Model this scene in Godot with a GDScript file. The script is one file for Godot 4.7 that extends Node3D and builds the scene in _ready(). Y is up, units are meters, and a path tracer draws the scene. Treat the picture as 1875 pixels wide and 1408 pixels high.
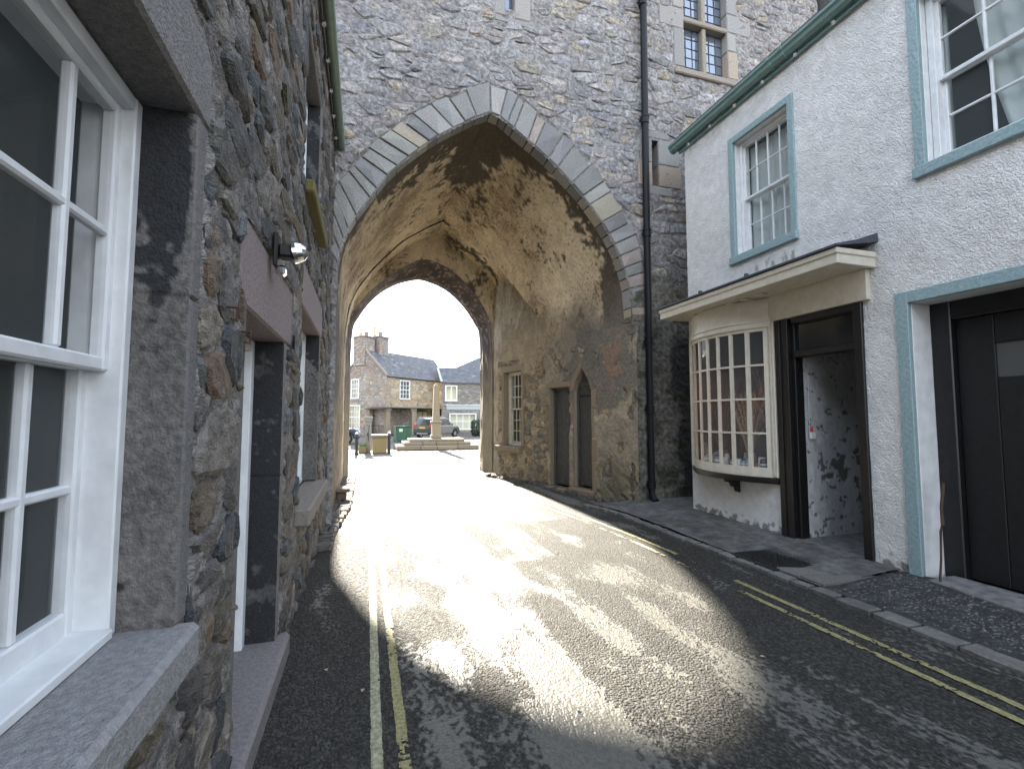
extends Node3D
# A cobbled-town gatehouse arch seen from the narrow street in front of it.

var rng := RandomNumberGenerator.new()
var fine := FastNoiseLite.new()
var mid := FastNoiseLite.new()
var big := FastNoiseLite.new()
var M := {}
var T := {}
var used_names := {}

class MB:
	var v := PackedVector3Array()
	var n := PackedVector3Array()
	var c := PackedColorArray()
	var uv := PackedVector2Array()
	var col := Color(1, 1, 1)
	func put(a: Vector3, m: Vector3) -> void:
		v.append(a); n.append(m); c.append(col)
	func tri(a: Vector3, b: Vector3, d: Vector3, ref: Vector3) -> void:
		var m := (b - a).cross(d - a)
		if m.length_squared() < 1e-16:
			return
		m = m.normalized()
		if m.dot((a + b + d) / 3.0 - ref) < 0.0:
			m = -m
			put(a, m); put(b, m); put(d, m)
		else:
			put(a, m); put(d, m); put(b, m)
	func quad(a: Vector3, b: Vector3, e: Vector3, d: Vector3, ref: Vector3) -> void:
		tri(a, b, e, ref); tri(a, e, d, ref)
	func trin(a: Vector3, b: Vector3, d: Vector3, na: Vector3, nb: Vector3, nd: Vector3) -> void:
		var m := (b - a).cross(d - a)
		if m.length_squared() < 1e-18:
			return
		if m.dot(na + nb + nd) < 0.0:
			put(a, na); put(b, nb); put(d, nd)
		else:
			put(a, na); put(d, nd); put(b, nb)
	func quadn(a: Vector3, b: Vector3, e: Vector3, d: Vector3, na: Vector3, nb: Vector3, ne: Vector3, nd: Vector3) -> void:
		trin(a, b, e, na, nb, ne); trin(a, e, d, na, ne, nd)
	func box(p: Vector3, s: Vector3, bev := 0.006, B := Basis()) -> void:
		var h := s * 0.5
		bev = minf(bev, minf(h.x, minf(h.y, h.z)) * 0.6)
		var pt := {}
		for sx in [-1, 1]:
			for sy in [-1, 1]:
				for sz in [-1, 1]:
					pt[[0, sx, sy, sz]] = p + B * Vector3(sx * h.x, sy * (h.y - bev), sz * (h.z - bev))
					pt[[1, sx, sy, sz]] = p + B * Vector3(sx * (h.x - bev), sy * h.y, sz * (h.z - bev))
					pt[[2, sx, sy, sz]] = p + B * Vector3(sx * (h.x - bev), sy * (h.y - bev), sz * h.z)
		for s1 in [-1, 1]:
			quad(pt[[0, s1, -1, -1]], pt[[0, s1, 1, -1]], pt[[0, s1, 1, 1]], pt[[0, s1, -1, 1]], p)
			quad(pt[[1, -1, s1, -1]], pt[[1, 1, s1, -1]], pt[[1, 1, s1, 1]], pt[[1, -1, s1, 1]], p)
			quad(pt[[2, -1, -1, s1]], pt[[2, 1, -1, s1]], pt[[2, 1, 1, s1]], pt[[2, -1, 1, s1]], p)
			if bev > 0.0:
				for s2 in [-1, 1]:
					quad(pt[[0, s1, s2, -1]], pt[[0, s1, s2, 1]], pt[[1, s1, s2, 1]], pt[[1, s1, s2, -1]], p)
					quad(pt[[0, s1, -1, s2]], pt[[0, s1, 1, s2]], pt[[2, s1, 1, s2]], pt[[2, s1, -1, s2]], p)
					quad(pt[[1, -1, s1, s2]], pt[[1, 1, s1, s2]], pt[[2, 1, s1, s2]], pt[[2, -1, s1, s2]], p)
					for s3 in [-1, 1]:
						tri(pt[[0, s1, s2, s3]], pt[[1, s1, s2, s3]], pt[[2, s1, s2, s3]], p)
	# box given by two corners in a frame
	func fbox(F: Transform3D, lo: Vector3, hi: Vector3, bev := 0.006) -> void:
		box(F * ((lo + hi) * 0.5), (hi - lo).abs(), bev, F.basis)
	func tube(path: Array, r, sides := 10, caps := true) -> void:
		var rings := []
		var k := path.size()
		var up := Vector3(0.13, 0.94, 0.31)
		for i in k:
			var d: Vector3 = (path[mini(i + 1, k - 1)] - path[maxi(i - 1, 0)]).normalized()
			var a := d.cross(up)
			if a.length() < 0.15:
				a = d.cross(Vector3(1, 0.1, 0))
			a = a.normalized()
			var b := d.cross(a)
			var rr: float = r[i] if r is Array else r
			var ring := []
			for j in sides:
				var t := TAU * j / sides
				var q := a * cos(t) + b * sin(t)
				ring.append([path[i] + q * rr, q])
			rings.append(ring)
		for i in k - 1:
			for j in sides:
				var p0 = rings[i][j]; var p1 = rings[i][(j + 1) % sides]
				var p2 = rings[i + 1][(j + 1) % sides]; var p3 = rings[i + 1][j]
				quadn(p0[0], p1[0], p2[0], p3[0], p0[1], p1[1], p2[1], p3[1])
		if caps:
			for e in [0, k - 1]:
				var ref: Vector3 = path[1] if e == 0 else path[k - 2]
				for j in sides:
					tri(path[e], rings[e][j][0], rings[e][(j + 1) % sides][0], ref)
	# profile: [radius, height] pairs, turned round B.y through p
	func lathe(p: Vector3, prof: Array, sides := 16, B := Basis(), squash := 1.0) -> void:
		for i in prof.size() - 1:
			var r0: float = prof[i][0]; var y0: float = prof[i][1]
			var r1: float = prof[i + 1][0]; var y1: float = prof[i + 1][1]
			var sl := Vector2(y1 - y0, r0 - r1).normalized()
			for j in sides:
				var t0 := TAU * j / sides
				var t1 := TAU * (j + 1) / sides
				var d0 := Vector3(cos(t0), 0, sin(t0) * squash); var d1 := Vector3(cos(t1), 0, sin(t1) * squash)
				var n0 := (B * (d0 * sl.x + Vector3(0, sl.y, 0))).normalized()
				var n1 := (B * (d1 * sl.x + Vector3(0, sl.y, 0))).normalized()
				if n0.length() < 0.5:
					continue
				quadn(p + B * (d0 * r0 + Vector3(0, y0, 0)), p + B * (d1 * r0 + Vector3(0, y0, 0)), p + B * (d1 * r1 + Vector3(0, y1, 0)), p + B * (d0 * r1 + Vector3(0, y1, 0)), n0, n1, n1, n0)
	# polygon in the plane of F, thick from c0 to c1, with bevelled front (and back when both)
	func slab(F: Transform3D, poly: PackedVector2Array, c0: float, c1: float, bev := 0.01, both := false) -> void:
		var g := Vector2.ZERO
		for q in poly:
			g += q
		g /= poly.size()
		var ref := F * Vector3(g.x, g.y, (c0 + c1) * 0.5)
		var ins := PackedVector2Array()
		if bev > 0.0:
			var k := poly.size()
			for i in k:
				var e0 := (poly[i] - poly[(i + k - 1) % k]).normalized()
				var e1 := (poly[(i + 1) % k] - poly[i]).normalized()
				var m := Vector2(-e0.y, e0.x) + Vector2(-e1.y, e1.x)
				if m.length() < 0.01:
					m = g - poly[i]
				m = m.normalized()
				if Geometry2D.is_polygon_clockwise(poly):
					m = -m
				ins.append(poly[i] + m * bev)
		else:
			ins = poly
		var idx := Geometry2D.triangulate_polygon(ins)
		var lv := []
		if both and bev > 0.0:
			lv = [[ins, c0], [poly, c0 + bev], [poly, c1 - bev], [ins, c1]]
		else:
			lv = [[poly, c0], [poly, c1 - bev], [ins, c1]]
		for l in lv.size() - 1:
			for i in poly.size():
				var j := (i + 1) % poly.size()
				var p0: Vector2 = lv[l][0][i]; var p1: Vector2 = lv[l][0][j]
				var p2: Vector2 = lv[l + 1][0][j]; var p3: Vector2 = lv[l + 1][0][i]
				quad(F * Vector3(p0.x, p0.y, lv[l][1]), F * Vector3(p1.x, p1.y, lv[l][1]), F * Vector3(p2.x, p2.y, lv[l + 1][1]), F * Vector3(p3.x, p3.y, lv[l + 1][1]), ref)
		for s in idx.size() / 3:
			for side in [c0, c1]:
				var ff := F * Vector3(0, 0, (c0 + c1) * 0.5)
				var a := F * Vector3(ins[idx[s * 3]].x, ins[idx[s * 3]].y, side)
				var b := F * Vector3(ins[idx[s * 3 + 1]].x, ins[idx[s * 3 + 1]].y, side)
				var d := F * Vector3(ins[idx[s * 3 + 2]].x, ins[idx[s * 3 + 2]].y, side)
				tri(a, b, d, (a + b + d) / 3.0 - F.basis.z * (side - (c0 + c1) * 0.5) + (ff - ff))
	func mesh() -> ArrayMesh:
		var arr := []
		arr.resize(Mesh.ARRAY_MAX)
		arr[Mesh.ARRAY_VERTEX] = v
		arr[Mesh.ARRAY_NORMAL] = n
		arr[Mesh.ARRAY_COLOR] = c
		if uv.size() == v.size() and uv.size() > 0:
			arr[Mesh.ARRAY_TEX_UV] = uv
		var m := ArrayMesh.new()
		m.add_surface_from_arrays(Mesh.PRIMITIVE_TRIANGLES, arr)
		return m

func obj(called: String, mb: MB, mat: Material, parent: Node) -> MeshInstance3D:
	return inst(called, mb.mesh(), mat, parent)

func inst(called: String, m: Mesh, mat: Material, parent: Node) -> MeshInstance3D:
	var o := MeshInstance3D.new()
	o.mesh = m
	o.material_override = mat
	o.name = called
	if parent == self:
		o.name = numbered(called)
	parent.add_child(o, true)
	return o

func numbered(called: String) -> String:
	var k: int = used_names.get(called, 0)
	used_names[called] = k + 1
	return called if k == 0 else "%s_%03d" % [called, k]

func thing(called: String, label: String, category: String, at := Vector3.ZERO, turn := 0.0, group := "") -> Node3D:
	var o := Node3D.new()
	o.name = numbered(called)
	add_child(o)
	o.position = at
	o.rotation.y = turn
	tag(o, label, category, group)
	return o

func tag(o: Node, label: String, category: String, group := "") -> void:
	o.set_meta("label", label)
	o.set_meta("category", category)
	if group != "":
		o.set_meta("group", group)

func part(called: String, parent: Node) -> Node3D:
	var o := Node3D.new()
	o.name = called
	parent.add_child(o, true)
	return o

func stuff(o: Node) -> void:
	o.set_meta("kind", "stuff")

func structure(o: Node) -> void:
	o.set_meta("kind", "structure")

func lin(r: float, g: float, b: float) -> Color:
	return Color(r, g, b).linear_to_srgb()

func vary(c: Color, amount: float) -> Color:
	var k := 1.0 + rng.randf_range(-amount, amount)
	var w := rng.randf_range(-amount, amount) * 0.25
	return Color(c.r * k * (1.0 + w), c.g * k, c.b * k * (1.0 - w))

func rects(a0: float, b0: float, a1: float, b1: float) -> PackedVector2Array:
	return PackedVector2Array([Vector2(a0, b0), Vector2(a1, b0), Vector2(a1, b1), Vector2(a0, b1)])

# ---------------------------------------------------------------- textures and materials
func grain(size: int, type: int, freq: float, octaves: int, sd: int, lo: float, hi: float, gamma := 1.0, cell_ret := -1) -> Image:
	var f := FastNoiseLite.new()
	f.noise_type = type
	f.frequency = freq
	f.seed = sd
	f.fractal_type = FastNoiseLite.FRACTAL_FBM if octaves > 1 else FastNoiseLite.FRACTAL_NONE
	f.fractal_octaves = octaves
	f.fractal_gain = 0.6
	if cell_ret >= 0:
		f.cellular_return_type = cell_ret
	var im := f.get_seamless_image(size, size)
	im.convert(Image.FORMAT_L8)
	var lut := PackedByteArray()
	for i in 256:
		lut.append(int(clampf(lo + (hi - lo) * pow(i / 255.0, gamma), 0.0, 1.0) * 255.0))
	var d := im.get_data()
	for i in d.size():
		d[i] = lut[d[i]]
	return Image.create_from_data(size, size, false, Image.FORMAT_L8, d)

func mixed(a: Image, b: Image, k: float) -> Image:
	var da := a.get_data()
	var db := b.get_data()
	for i in da.size():
		da[i] = int(da[i] * (1.0 - k) + db[i] * k)
	return Image.create_from_data(a.get_width(), a.get_height(), false, Image.FORMAT_L8, da)

func mat(called: String, c: Color, rough: float, opt := {}) -> StandardMaterial3D:
	var m := StandardMaterial3D.new()
	m.resource_name = called
	m.albedo_color = c
	m.roughness = rough
	m.metallic_specular = opt.get("spec", 0.5)
	m.metallic = opt.get("metal", 0.0)
	if opt.get("vc", false):
		m.vertex_color_use_as_albedo = true
	if opt.has("tex"):
		m.albedo_texture = T[opt.tex]
	if opt.has("bump"):
		m.heightmap_enabled = true
		m.heightmap_texture = T[opt.bump_tex]
		m.heightmap_scale = opt.bump
	if opt.has("tile"):
		m.uv1_triplanar = true
		m.uv1_world_triplanar = opt.get("world", true)
		var t = opt.tile
		m.uv1_scale = t if t is Vector3 else Vector3.ONE / float(t)
		m.uv1_triplanar_sharpness = 4.0
	if opt.has("coat"):
		m.clearcoat_enabled = true
		m.clearcoat = opt.coat
		m.clearcoat_roughness = opt.get("coat_rough", 0.05)
	M[called] = m
	return m

func build_materials() -> void:
	var S := FastNoiseLite.TYPE_SIMPLEX_SMOOTH
	var C := FastNoiseLite.TYPE_CELLULAR
	T.grain = ImageTexture.create_from_image(mixed(grain(1024, S, 0.008, 6, 3, 0.45, 1.15), grain(1024, S, 0.09, 3, 4, 0.45, 1.05), 0.42))
	T.speck = ImageTexture.create_from_image(mixed(grain(1024, S, 0.02, 6, 23, 0.62, 1.08), grain(1024, S, 0.22, 2, 24, 0.45, 1.05), 0.5))
	T.chalk = ImageTexture.create_from_image(mixed(grain(1024, S, 0.012, 6, 33, 0.72, 1.1), grain(1024, S, 0.1, 3, 34, 0.74, 1.05), 0.45))
	T.rock = ImageTexture.create_from_image(mixed(grain(1024, S, 0.012, 7, 5, 0.0, 1.0), grain(1024, C, 0.05, 3, 6, 0.0, 1.0, 1.0, FastNoiseLite.RETURN_DISTANCE), 0.35))
	T.pebble = ImageTexture.create_from_image(mixed(grain(1024, C, 0.045, 2, 8, 1.0, 0.0, 0.8, FastNoiseLite.RETURN_DISTANCE), grain(1024, S, 0.03, 5, 9, 0.0, 1.0), 0.4))
	T.pits = ImageTexture.create_from_image(mixed(grain(1024, S, 0.05, 5, 12, 0.0, 1.0), grain(1024, C, 0.03, 1, 13, 0.0, 1.0, 0.35, FastNoiseLite.RETURN_DISTANCE), 0.4))
	T.soft = ImageTexture.create_from_image(grain(512, S, 0.01, 4, 15, 0.9, 1.0))
	T.brush = ImageTexture.create_from_image(grain(512, S, 0.02, 4, 16, 0.0, 1.0))
	var W := Color(1, 1, 1)
	mat("rubble", W, 0.9, {"vc": true, "tex": "grain", "tile": 0.9, "bump": 3.2, "bump_tex": "rock"})
	mat("slate_rubble", W, 0.72, {"vc": true, "tex": "grain", "tile": Vector3(1.2, 1.7, 1.2), "bump": 2.2, "bump_tex": "rock"})
	mat("mortar", W, 0.95, {"vc": true, "tex": "grain", "tile": 0.7, "bump": 2.4, "bump_tex": "pits"})
	mat("plaster", W, 0.92, {"vc": true, "tex": "chalk", "tile": 1.1, "bump": 2.4, "bump_tex": "rock"})
	mat("ashlar", W, 0.88, {"vc": true, "tex": "speck", "tile": 0.7, "bump": 0.8, "bump_tex": "pits"})
	mat("roughcast", W, 0.85, {"vc": true, "tex": "soft", "tile": 0.85, "bump": 1.55, "bump_tex": "pebble"})
	mat("white_paint", lin(0.78, 0.79, 0.79), 0.38, {"tex": "soft", "tile": 0.9, "bump": 0.05, "bump_tex": "brush"})
	mat("cream_paint", lin(0.64, 0.59, 0.49), 0.42, {"tex": "soft", "tile": 0.9, "bump": 0.05, "bump_tex": "brush"})
	mat("blue_paint", lin(0.33, 0.46, 0.475), 0.5, {"tex": "chalk", "tile": 0.5, "bump": 0.35, "bump_tex": "brush"})
	mat("green_paint", lin(0.21, 0.28, 0.22), 0.4, {"tex": "soft", "tile": 0.5})
	mat("gutter_teal", lin(0.16, 0.26, 0.24), 0.42, {"tex": "soft", "tile": 0.5})
	mat("black_paint", lin(0.012, 0.012, 0.013), 0.4, {"tex": "grain", "tile": 0.8, "bump": 0.08, "bump_tex": "brush"})
	mat("matt_black", lin(0.01, 0.0098, 0.0095), 0.6, {"tex": "grain", "tile": 0.8, "bump": 0.1, "bump_tex": "brush"})
	mat("pipe_black", lin(0.007, 0.0075, 0.009), 0.5, {"spec": 0.35, "bump": 0.06, "bump_tex": "brush", "tile": 0.4})
	mat("grey_door", lin(0.10, 0.098, 0.09), 0.5, {"tex": "grain", "tile": Vector3(3, 0.6, 3), "bump": 0.15, "bump_tex": "brush"})
	mat("lead", lin(0.06, 0.068, 0.085), 0.5, {"tex": "soft", "tile": 0.5, "bump": 0.3, "bump_tex": "brush"})
	mat("iron", lin(0.02, 0.02, 0.02), 0.5, {"tex": "grain", "tile": 0.3, "bump": 0.15, "bump_tex": "pits"})
	mat("rust", lin(0.11, 0.035, 0.018), 0.85, {"tex": "grain", "tile": 0.2})
	mat("chrome", lin(0.75, 0.74, 0.72), 0.12, {"metal": 1.0})
	mat("wood", lin(0.12, 0.07, 0.04), 0.7, {"tex": "grain", "tile": Vector3(6, 1.2, 6), "bump": 0.3, "bump_tex": "brush"})
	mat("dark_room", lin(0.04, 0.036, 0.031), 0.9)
	mat("brown_room", lin(0.06, 0.036, 0.022), 0.9)
	mat("pale_room", W, 0.9, {"vc": true, "tex": "soft", "tile": 0.8, "bump": 0.6, "bump_tex": "rock"})
	mat("curtain", lin(0.42, 0.47, 0.45), 0.95)
	M.curtain.backlight_enabled = true
	M.curtain.backlight = Color(0.35, 0.37, 0.35)
	mat("blind", lin(0.62, 0.60, 0.42), 0.9)
	mat("slate", W, 0.62, {"vc": true, "tex": "grain", "tile": 0.8, "bump": 0.3, "bump_tex": "brush"})
	mat("paint_any", W, 0.5, {"vc": true})
	mat("gloss_any", W, 0.25, {"vc": true})
	mat("leaf", W, 0.6, {"vc": true})
	M.leaf.backlight_enabled = true
	M.leaf.backlight = Color(0.4, 0.4, 0.3)
	var g := mat("glass", Color(0.9, 0.95, 0.95, 0.06), 0.03)
	g.transparency = BaseMaterial3D.TRANSPARENCY_ALPHA
	g.metallic_specular = 0.27
	mat("leaded_glass", lin(0.20, 0.23, 0.28), 0.08, {"spec": 0.9, "metal": 0.45})  # pale blue albedo and part metal stand in for reflected sky
	mat("dark_glass", lin(0.012, 0.015, 0.018), 0.06, {"spec": 0.7})
	mat("car_paint", lin(0.055, 0.054, 0.046), 0.35, {"metal": 0.2, "coat": 0.7})
	mat("blue_car_paint", lin(0.01, 0.02, 0.06), 0.35, {"metal": 0.1, "coat": 0.7})
	mat("rubber", lin(0.012, 0.012, 0.012), 0.8)
	mat("silver", lin(0.4, 0.4, 0.4), 0.35, {"metal": 0.9})
	mat("yellow_line", W, 0.75, {"vc": true, "tex": "grain", "tile": 0.3, "bump": 0.3, "bump_tex": "pits"})
	mat("concrete", W, 0.8, {"vc": true, "tex": "grain", "tile": 1.2, "bump": 0.3, "bump_tex": "pits"})
	mat("bulb", Color(0.95, 0.95, 0.92, 0.25), 0.05).transparency = BaseMaterial3D.TRANSPARENCY_ALPHA

# ---------------------------------------------------------------- surfaces
# A sheet of wall in frame F from uneven grid lines; depth(a, b) and colour(a, b) are called per vertex; cells inside a hole are left out.
func wall_sheet(called: String, F: Transform3D, a0: float, a1: float, b0: float, b1: float, step: float, depth: Callable, colour: Callable, holes: Array, material: Material, parent: Node) -> MeshInstance3D:
	var as_ := lines(a0, a1, step, holes, 0)
	var bs := lines(b0, b1, step, holes, 1)
	var boxes := []
	for h in holes:
		var r := Rect2(h[0], Vector2.ZERO)
		for q in h:
			r = r.expand(q)
		boxes.append(r)
	var na := as_.size()
	var nb := bs.size()
	var v := PackedVector3Array(); v.resize(na * nb)
	var c := PackedColorArray(); c.resize(na * nb)
	for j in nb:
		for i in na:
			var k := j * na + i
			v[k] = F * Vector3(as_[i], bs[j], depth.call(as_[i], bs[j]))
			c[k] = colour.call(as_[i], bs[j])
	var idx := PackedInt32Array()
	for j in nb - 1:
		for i in na - 1:
			var p := Vector2((as_[i] + as_[i + 1]) * 0.5, (bs[j] + bs[j + 1]) * 0.5)
			var out := false
			for h in boxes.size():
				if boxes[h].has_point(p) and Geometry2D.is_point_in_polygon(p, holes[h]):
					out = true
					break
			if out:
				continue
			var k := j * na + i
			idx.append_array([k, k + na, k + 1, k + 1, k + na, k + na + 1])
	return inst(called, indexed(v, c, idx, na, nb, F.basis.z), material, parent)

func lines(a0: float, a1: float, step: float, holes: Array, axis: int) -> PackedFloat32Array:
	var fixed := [a0, a1]
	for h in holes:
		if h.size() == 4:
			for q in h:
				var x: float = q[axis]
				if x > a0 + 0.002 and x < a1 - 0.002:
					fixed.append(x)
	fixed.sort()
	var out := PackedFloat32Array()
	for i in fixed.size() - 1:
		var d: float = fixed[i + 1] - fixed[i]
		if d < 0.0005:
			continue
		var k := maxi(1, int(round(d / step)))
		for j in k:
			out.append(fixed[i] + d * j / k)
	out.append(fixed[-1])
	return out

func indexed(v: PackedVector3Array, c: PackedColorArray, idx: PackedInt32Array, na: int, nb: int, hint: Vector3, uv := PackedVector2Array()) -> ArrayMesh:
	var n := PackedVector3Array(); n.resize(v.size())
	for j in nb:
		var j0 := maxi(j - 1, 0) * na
		var j1 := mini(j + 1, nb - 1) * na
		for i in na:
			var m := (v[j * na + mini(i + 1, na - 1)] - v[j * na + maxi(i - 1, 0)]).cross(v[j1 + i] - v[j0 + i]).normalized()
			n[j * na + i] = m if (hint == Vector3.ZERO or m.dot(hint) >= 0.0) else -m
	var arr := []
	arr.resize(Mesh.ARRAY_MAX)
	arr[Mesh.ARRAY_VERTEX] = v
	arr[Mesh.ARRAY_NORMAL] = n
	arr[Mesh.ARRAY_COLOR] = c
	if uv.size() > 0:
		arr[Mesh.ARRAY_TEX_UV] = uv
	arr[Mesh.ARRAY_INDEX] = idx
	var m := ArrayMesh.new()
	m.add_surface_from_arrays(Mesh.PRIMITIVE_TRIANGLES, arr)
	return m

# parametric sheet: pos(i, j) -> Vector3, colour(p) -> Color
func sheet(called: String, na: int, nb: int, pos: Callable, colour: Callable, hint: Vector3, material: Material, parent: Node, uvf = null) -> MeshInstance3D:
	var v := PackedVector3Array(); v.resize(na * nb)
	var c := PackedColorArray(); c.resize(na * nb)
	var uv := PackedVector2Array()
	if uvf != null:
		uv.resize(na * nb)
	for j in nb:
		for i in na:
			var p: Vector3 = pos.call(i, j)
			v[j * na + i] = p
			c[j * na + i] = colour.call(p)
			if uvf != null:
				uv[j * na + i] = uvf.call(p)
	var idx := PackedInt32Array()
	for j in nb - 1:
		for i in na - 1:
			var k := j * na + i
			idx.append_array([k, k + na, k + 1, k + 1, k + na, k + na + 1])
	return inst(called, indexed(v, c, idx, na, nb, hint, uv), material, parent)

# ---------------------------------------------------------------- rubble
func half_plane(poly: PackedVector2Array, p: Vector2, d: Vector2) -> PackedVector2Array:
	var out := PackedVector2Array()
	var k := poly.size()
	for i in k:
		var a := poly[i]
		var b := poly[(i + 1) % k]
		var da := (a - p).dot(d)
		var db := (b - p).dot(d)
		if da <= 0.0:
			out.append(a)
		if (da < 0.0 and db > 0.0) or (da > 0.0 and db < 0.0):
			out.append(a.lerp(b, da / (da - db)))
	return out

func area_of(p: PackedVector2Array) -> float:
	var s := 0.0
	for i in p.size():
		s += p[i].cross(p[(i + 1) % p.size()])
	return absf(s) * 0.5

func largest(list: Array) -> PackedVector2Array:
	var best := PackedVector2Array()
	var most := 0.0
	for p in list:
		if not Geometry2D.is_polygon_clockwise(p):
			var s := area_of(p)
			if s > most:
				most = s
				best = p
	return best

# cells of a rubble wall: rows of seeds of uneven size, cut to the wall and round its openings
func cells(a0: float, b0: float, a1: float, b1: float, row: Vector2, wide: Vector2, stretch: float, holes: Array, gap: float, sd: int) -> Array:
	rng.seed = sd
	var pts := PackedVector2Array()
	var b := b0
	while b < b1:
		var h := rng.randf_range(row.x, row.y)
		var a := a0 - rng.randf() * wide.y
		while a < a1 + wide.y:
			var w := rng.randf_range(wide.x, wide.y)
			if rng.randf() < 0.22:
				w *= 0.45
			pts.append(Vector2((a + w * 0.5) / stretch, b + h * 0.5 + rng.randf_range(-0.38, 0.38) * h))
			if rng.randf() < 0.12:
				pts.append(Vector2((a + w * 0.5 + rng.randf_range(-0.2, 0.2) * w) / stretch, b + h * rng.randf()))
			a += w
		b += h
	var cell := row.y * 1.25
	var hash_ := {}
	for i in pts.size():
		var key := Vector2i((pts[i] / cell).floor())
		if not hash_.has(key):
			hash_[key] = []
		hash_[key].append(i)
	var boxes := []
	for h in holes:
		var r := Rect2(h[0], Vector2.ZERO)
		for q in h:
			r = r.expand(q)
		boxes.append(r)
	var out := []
	for i in pts.size():
		var p := pts[i]
		var R := cell * 2.0
		var poly := PackedVector2Array([p + Vector2(-R, -R), p + Vector2(R, -R), p + Vector2(R, R), p + Vector2(-R, R)])
		var key := Vector2i((p / cell).floor())
		for dx in range(-2, 3):
			for dy in range(-2, 3):
				for j in hash_.get(key + Vector2i(dx, dy), []):
					if j != i and pts[j].distance_squared_to(p) > 1e-6:
						poly = half_plane(poly, (p + pts[j]) * 0.5, pts[j] - p)
		for k in poly.size():
			poly[k].x *= stretch
		poly = half_plane(poly, Vector2(a0, 0), Vector2(-1, 0))
		poly = half_plane(poly, Vector2(a1, 0), Vector2(1, 0))
		poly = half_plane(poly, Vector2(0, b0), Vector2(0, -1))
		poly = half_plane(poly, Vector2(0, b1), Vector2(0, 1))
		if poly.size() < 3:
			continue
		var bb := Rect2(poly[0], Vector2.ZERO)
		for q in poly:
			bb = bb.expand(q)
		for h in holes.size():
			if boxes[h].intersects(bb) and poly.size() >= 3:
				poly = largest(Geometry2D.clip_polygons(poly, holes[h]))
		if poly.size() < 3:
			continue
		poly = largest(Geometry2D.offset_polygon(poly, -gap * rng.randf_range(0.6, 1.5), Geometry2D.JOIN_MITER))
		if poly.size() < 3 or area_of(poly) < 0.0008:
			continue
		out.append(rough_cut(poly, gap))
	return out

func rough_cut(poly: PackedVector2Array, gap: float) -> PackedVector2Array:
	var out := PackedVector2Array()
	var k := poly.size()
	for i in k:
		var a := poly[(i + k - 1) % k]
		var b := poly[i]
		var d := poly[(i + 1) % k]
		var la := a.distance_to(b)
		var ld := b.distance_to(d)
		if la < 0.03 and k > 5:
			continue
		out.append(b.move_toward(a, minf(la * 0.24, 0.05)) + Vector2(rng.randf_range(-1, 1), rng.randf_range(-1, 1)) * gap * 0.5)
		out.append(b.move_toward(d, minf(ld * 0.24, 0.05)) + Vector2(rng.randf_range(-1, 1), rng.randf_range(-1, 1)) * gap * 0.5)
	return out if out.size() >= 3 else poly

# one stone: sides, a worn rim and an uneven face
func stone(mb: MB, F: Transform3D, poly: PackedVector2Array, h: float, back: float, rim: float, tilt: float, bulge: float) -> void:
	var g := Vector2.ZERO
	for q in poly:
		g += q
	g /= poly.size()
	var reach := 0.0
	for q in poly:
		reach = maxf(reach, q.distance_to(g))
	var tx := rng.randf_range(-tilt, tilt)
	var ty := rng.randf_range(-tilt, tilt)
	var ref := F * Vector3(g.x, g.y, back)
	var k := poly.size()
	var inner := []
	var edge := []
	var base := mb.col
	var tone := []
	for i in k * 2:
		tone.append(rng.randf_range(0.86, 1.14))
	for i in k:
		var q := poly[i]
		var r := q.move_toward(g, minf(rim * rng.randf_range(0.7, 1.5), q.distance_to(g) * 0.5))
		inner.append(F * Vector3(r.x, r.y, h + (r.x - g.x) * tx + (r.y - g.y) * ty + rng.randf_range(-0.3, 0.3) * bulge))
		edge.append(F * Vector3(q.x, q.y, maxf(h * 0.45 + ((q.x - g.x) * tx + (q.y - g.y) * ty) * 0.8, back + 0.004)))
	var top := F * Vector3(g.x + rng.randf_range(-0.2, 0.2) * reach, g.y + rng.randf_range(-0.2, 0.2) * reach, h + bulge * rng.randf_range(-0.3, 1.0))
	for i in k:
		var j := (i + 1) % k
		var p0 := F * Vector3(poly[i].x, poly[i].y, back)
		var p1 := F * Vector3(poly[j].x, poly[j].y, back)
		mb.col = base * tone[i]
		mb.quad(p0, p1, edge[j], edge[i], ref)
		mb.quad(edge[i], edge[j], inner[j], inner[i], ref)
		mb.col = base * tone[i + k]
		mb.tri(inner[i], inner[j], top, ref)
	mb.col = base

# lays cells as stones: the ones that show largest from the street as parts, the rest joined
func lay(list: Array, F: Transform3D, palette: Array, relief: Vector2, back: float, rim: float, bulge: float, most: int, eye: Vector3, material: Material, parent: Node, called := "stone", vary_by := 0.16, small := "small_stones") -> void:
	var order := []
	for i in list.size():
		var g := Vector2.ZERO
		for q in list[i]:
			g += q
		g /= list[i].size()
		var w := F * Vector3(g.x, g.y, 0)
		var d := eye - w
		order.append([area_of(list[i]) * absf(d.normalized().dot(F.basis.z)) / d.length_squared(), i])
	order.sort_custom(func(x, y): return x[0] > y[0])
	var rest := MB.new()
	for k in order.size():
		var mb: MB = MB.new() if k < most else rest
		mb.col = vary(palette[rng.randi() % palette.size()], vary_by)
		var poly: PackedVector2Array = list[order[k][1]]
		stone(mb, F, poly, rng.randf_range(relief.x, relief.y), back, rim, 0.05, bulge)
		if k < most:
			obj(called, mb, material, parent)
	if rest.v.size() > 0:
		stuff(obj(small, rest, material, parent))

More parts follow.
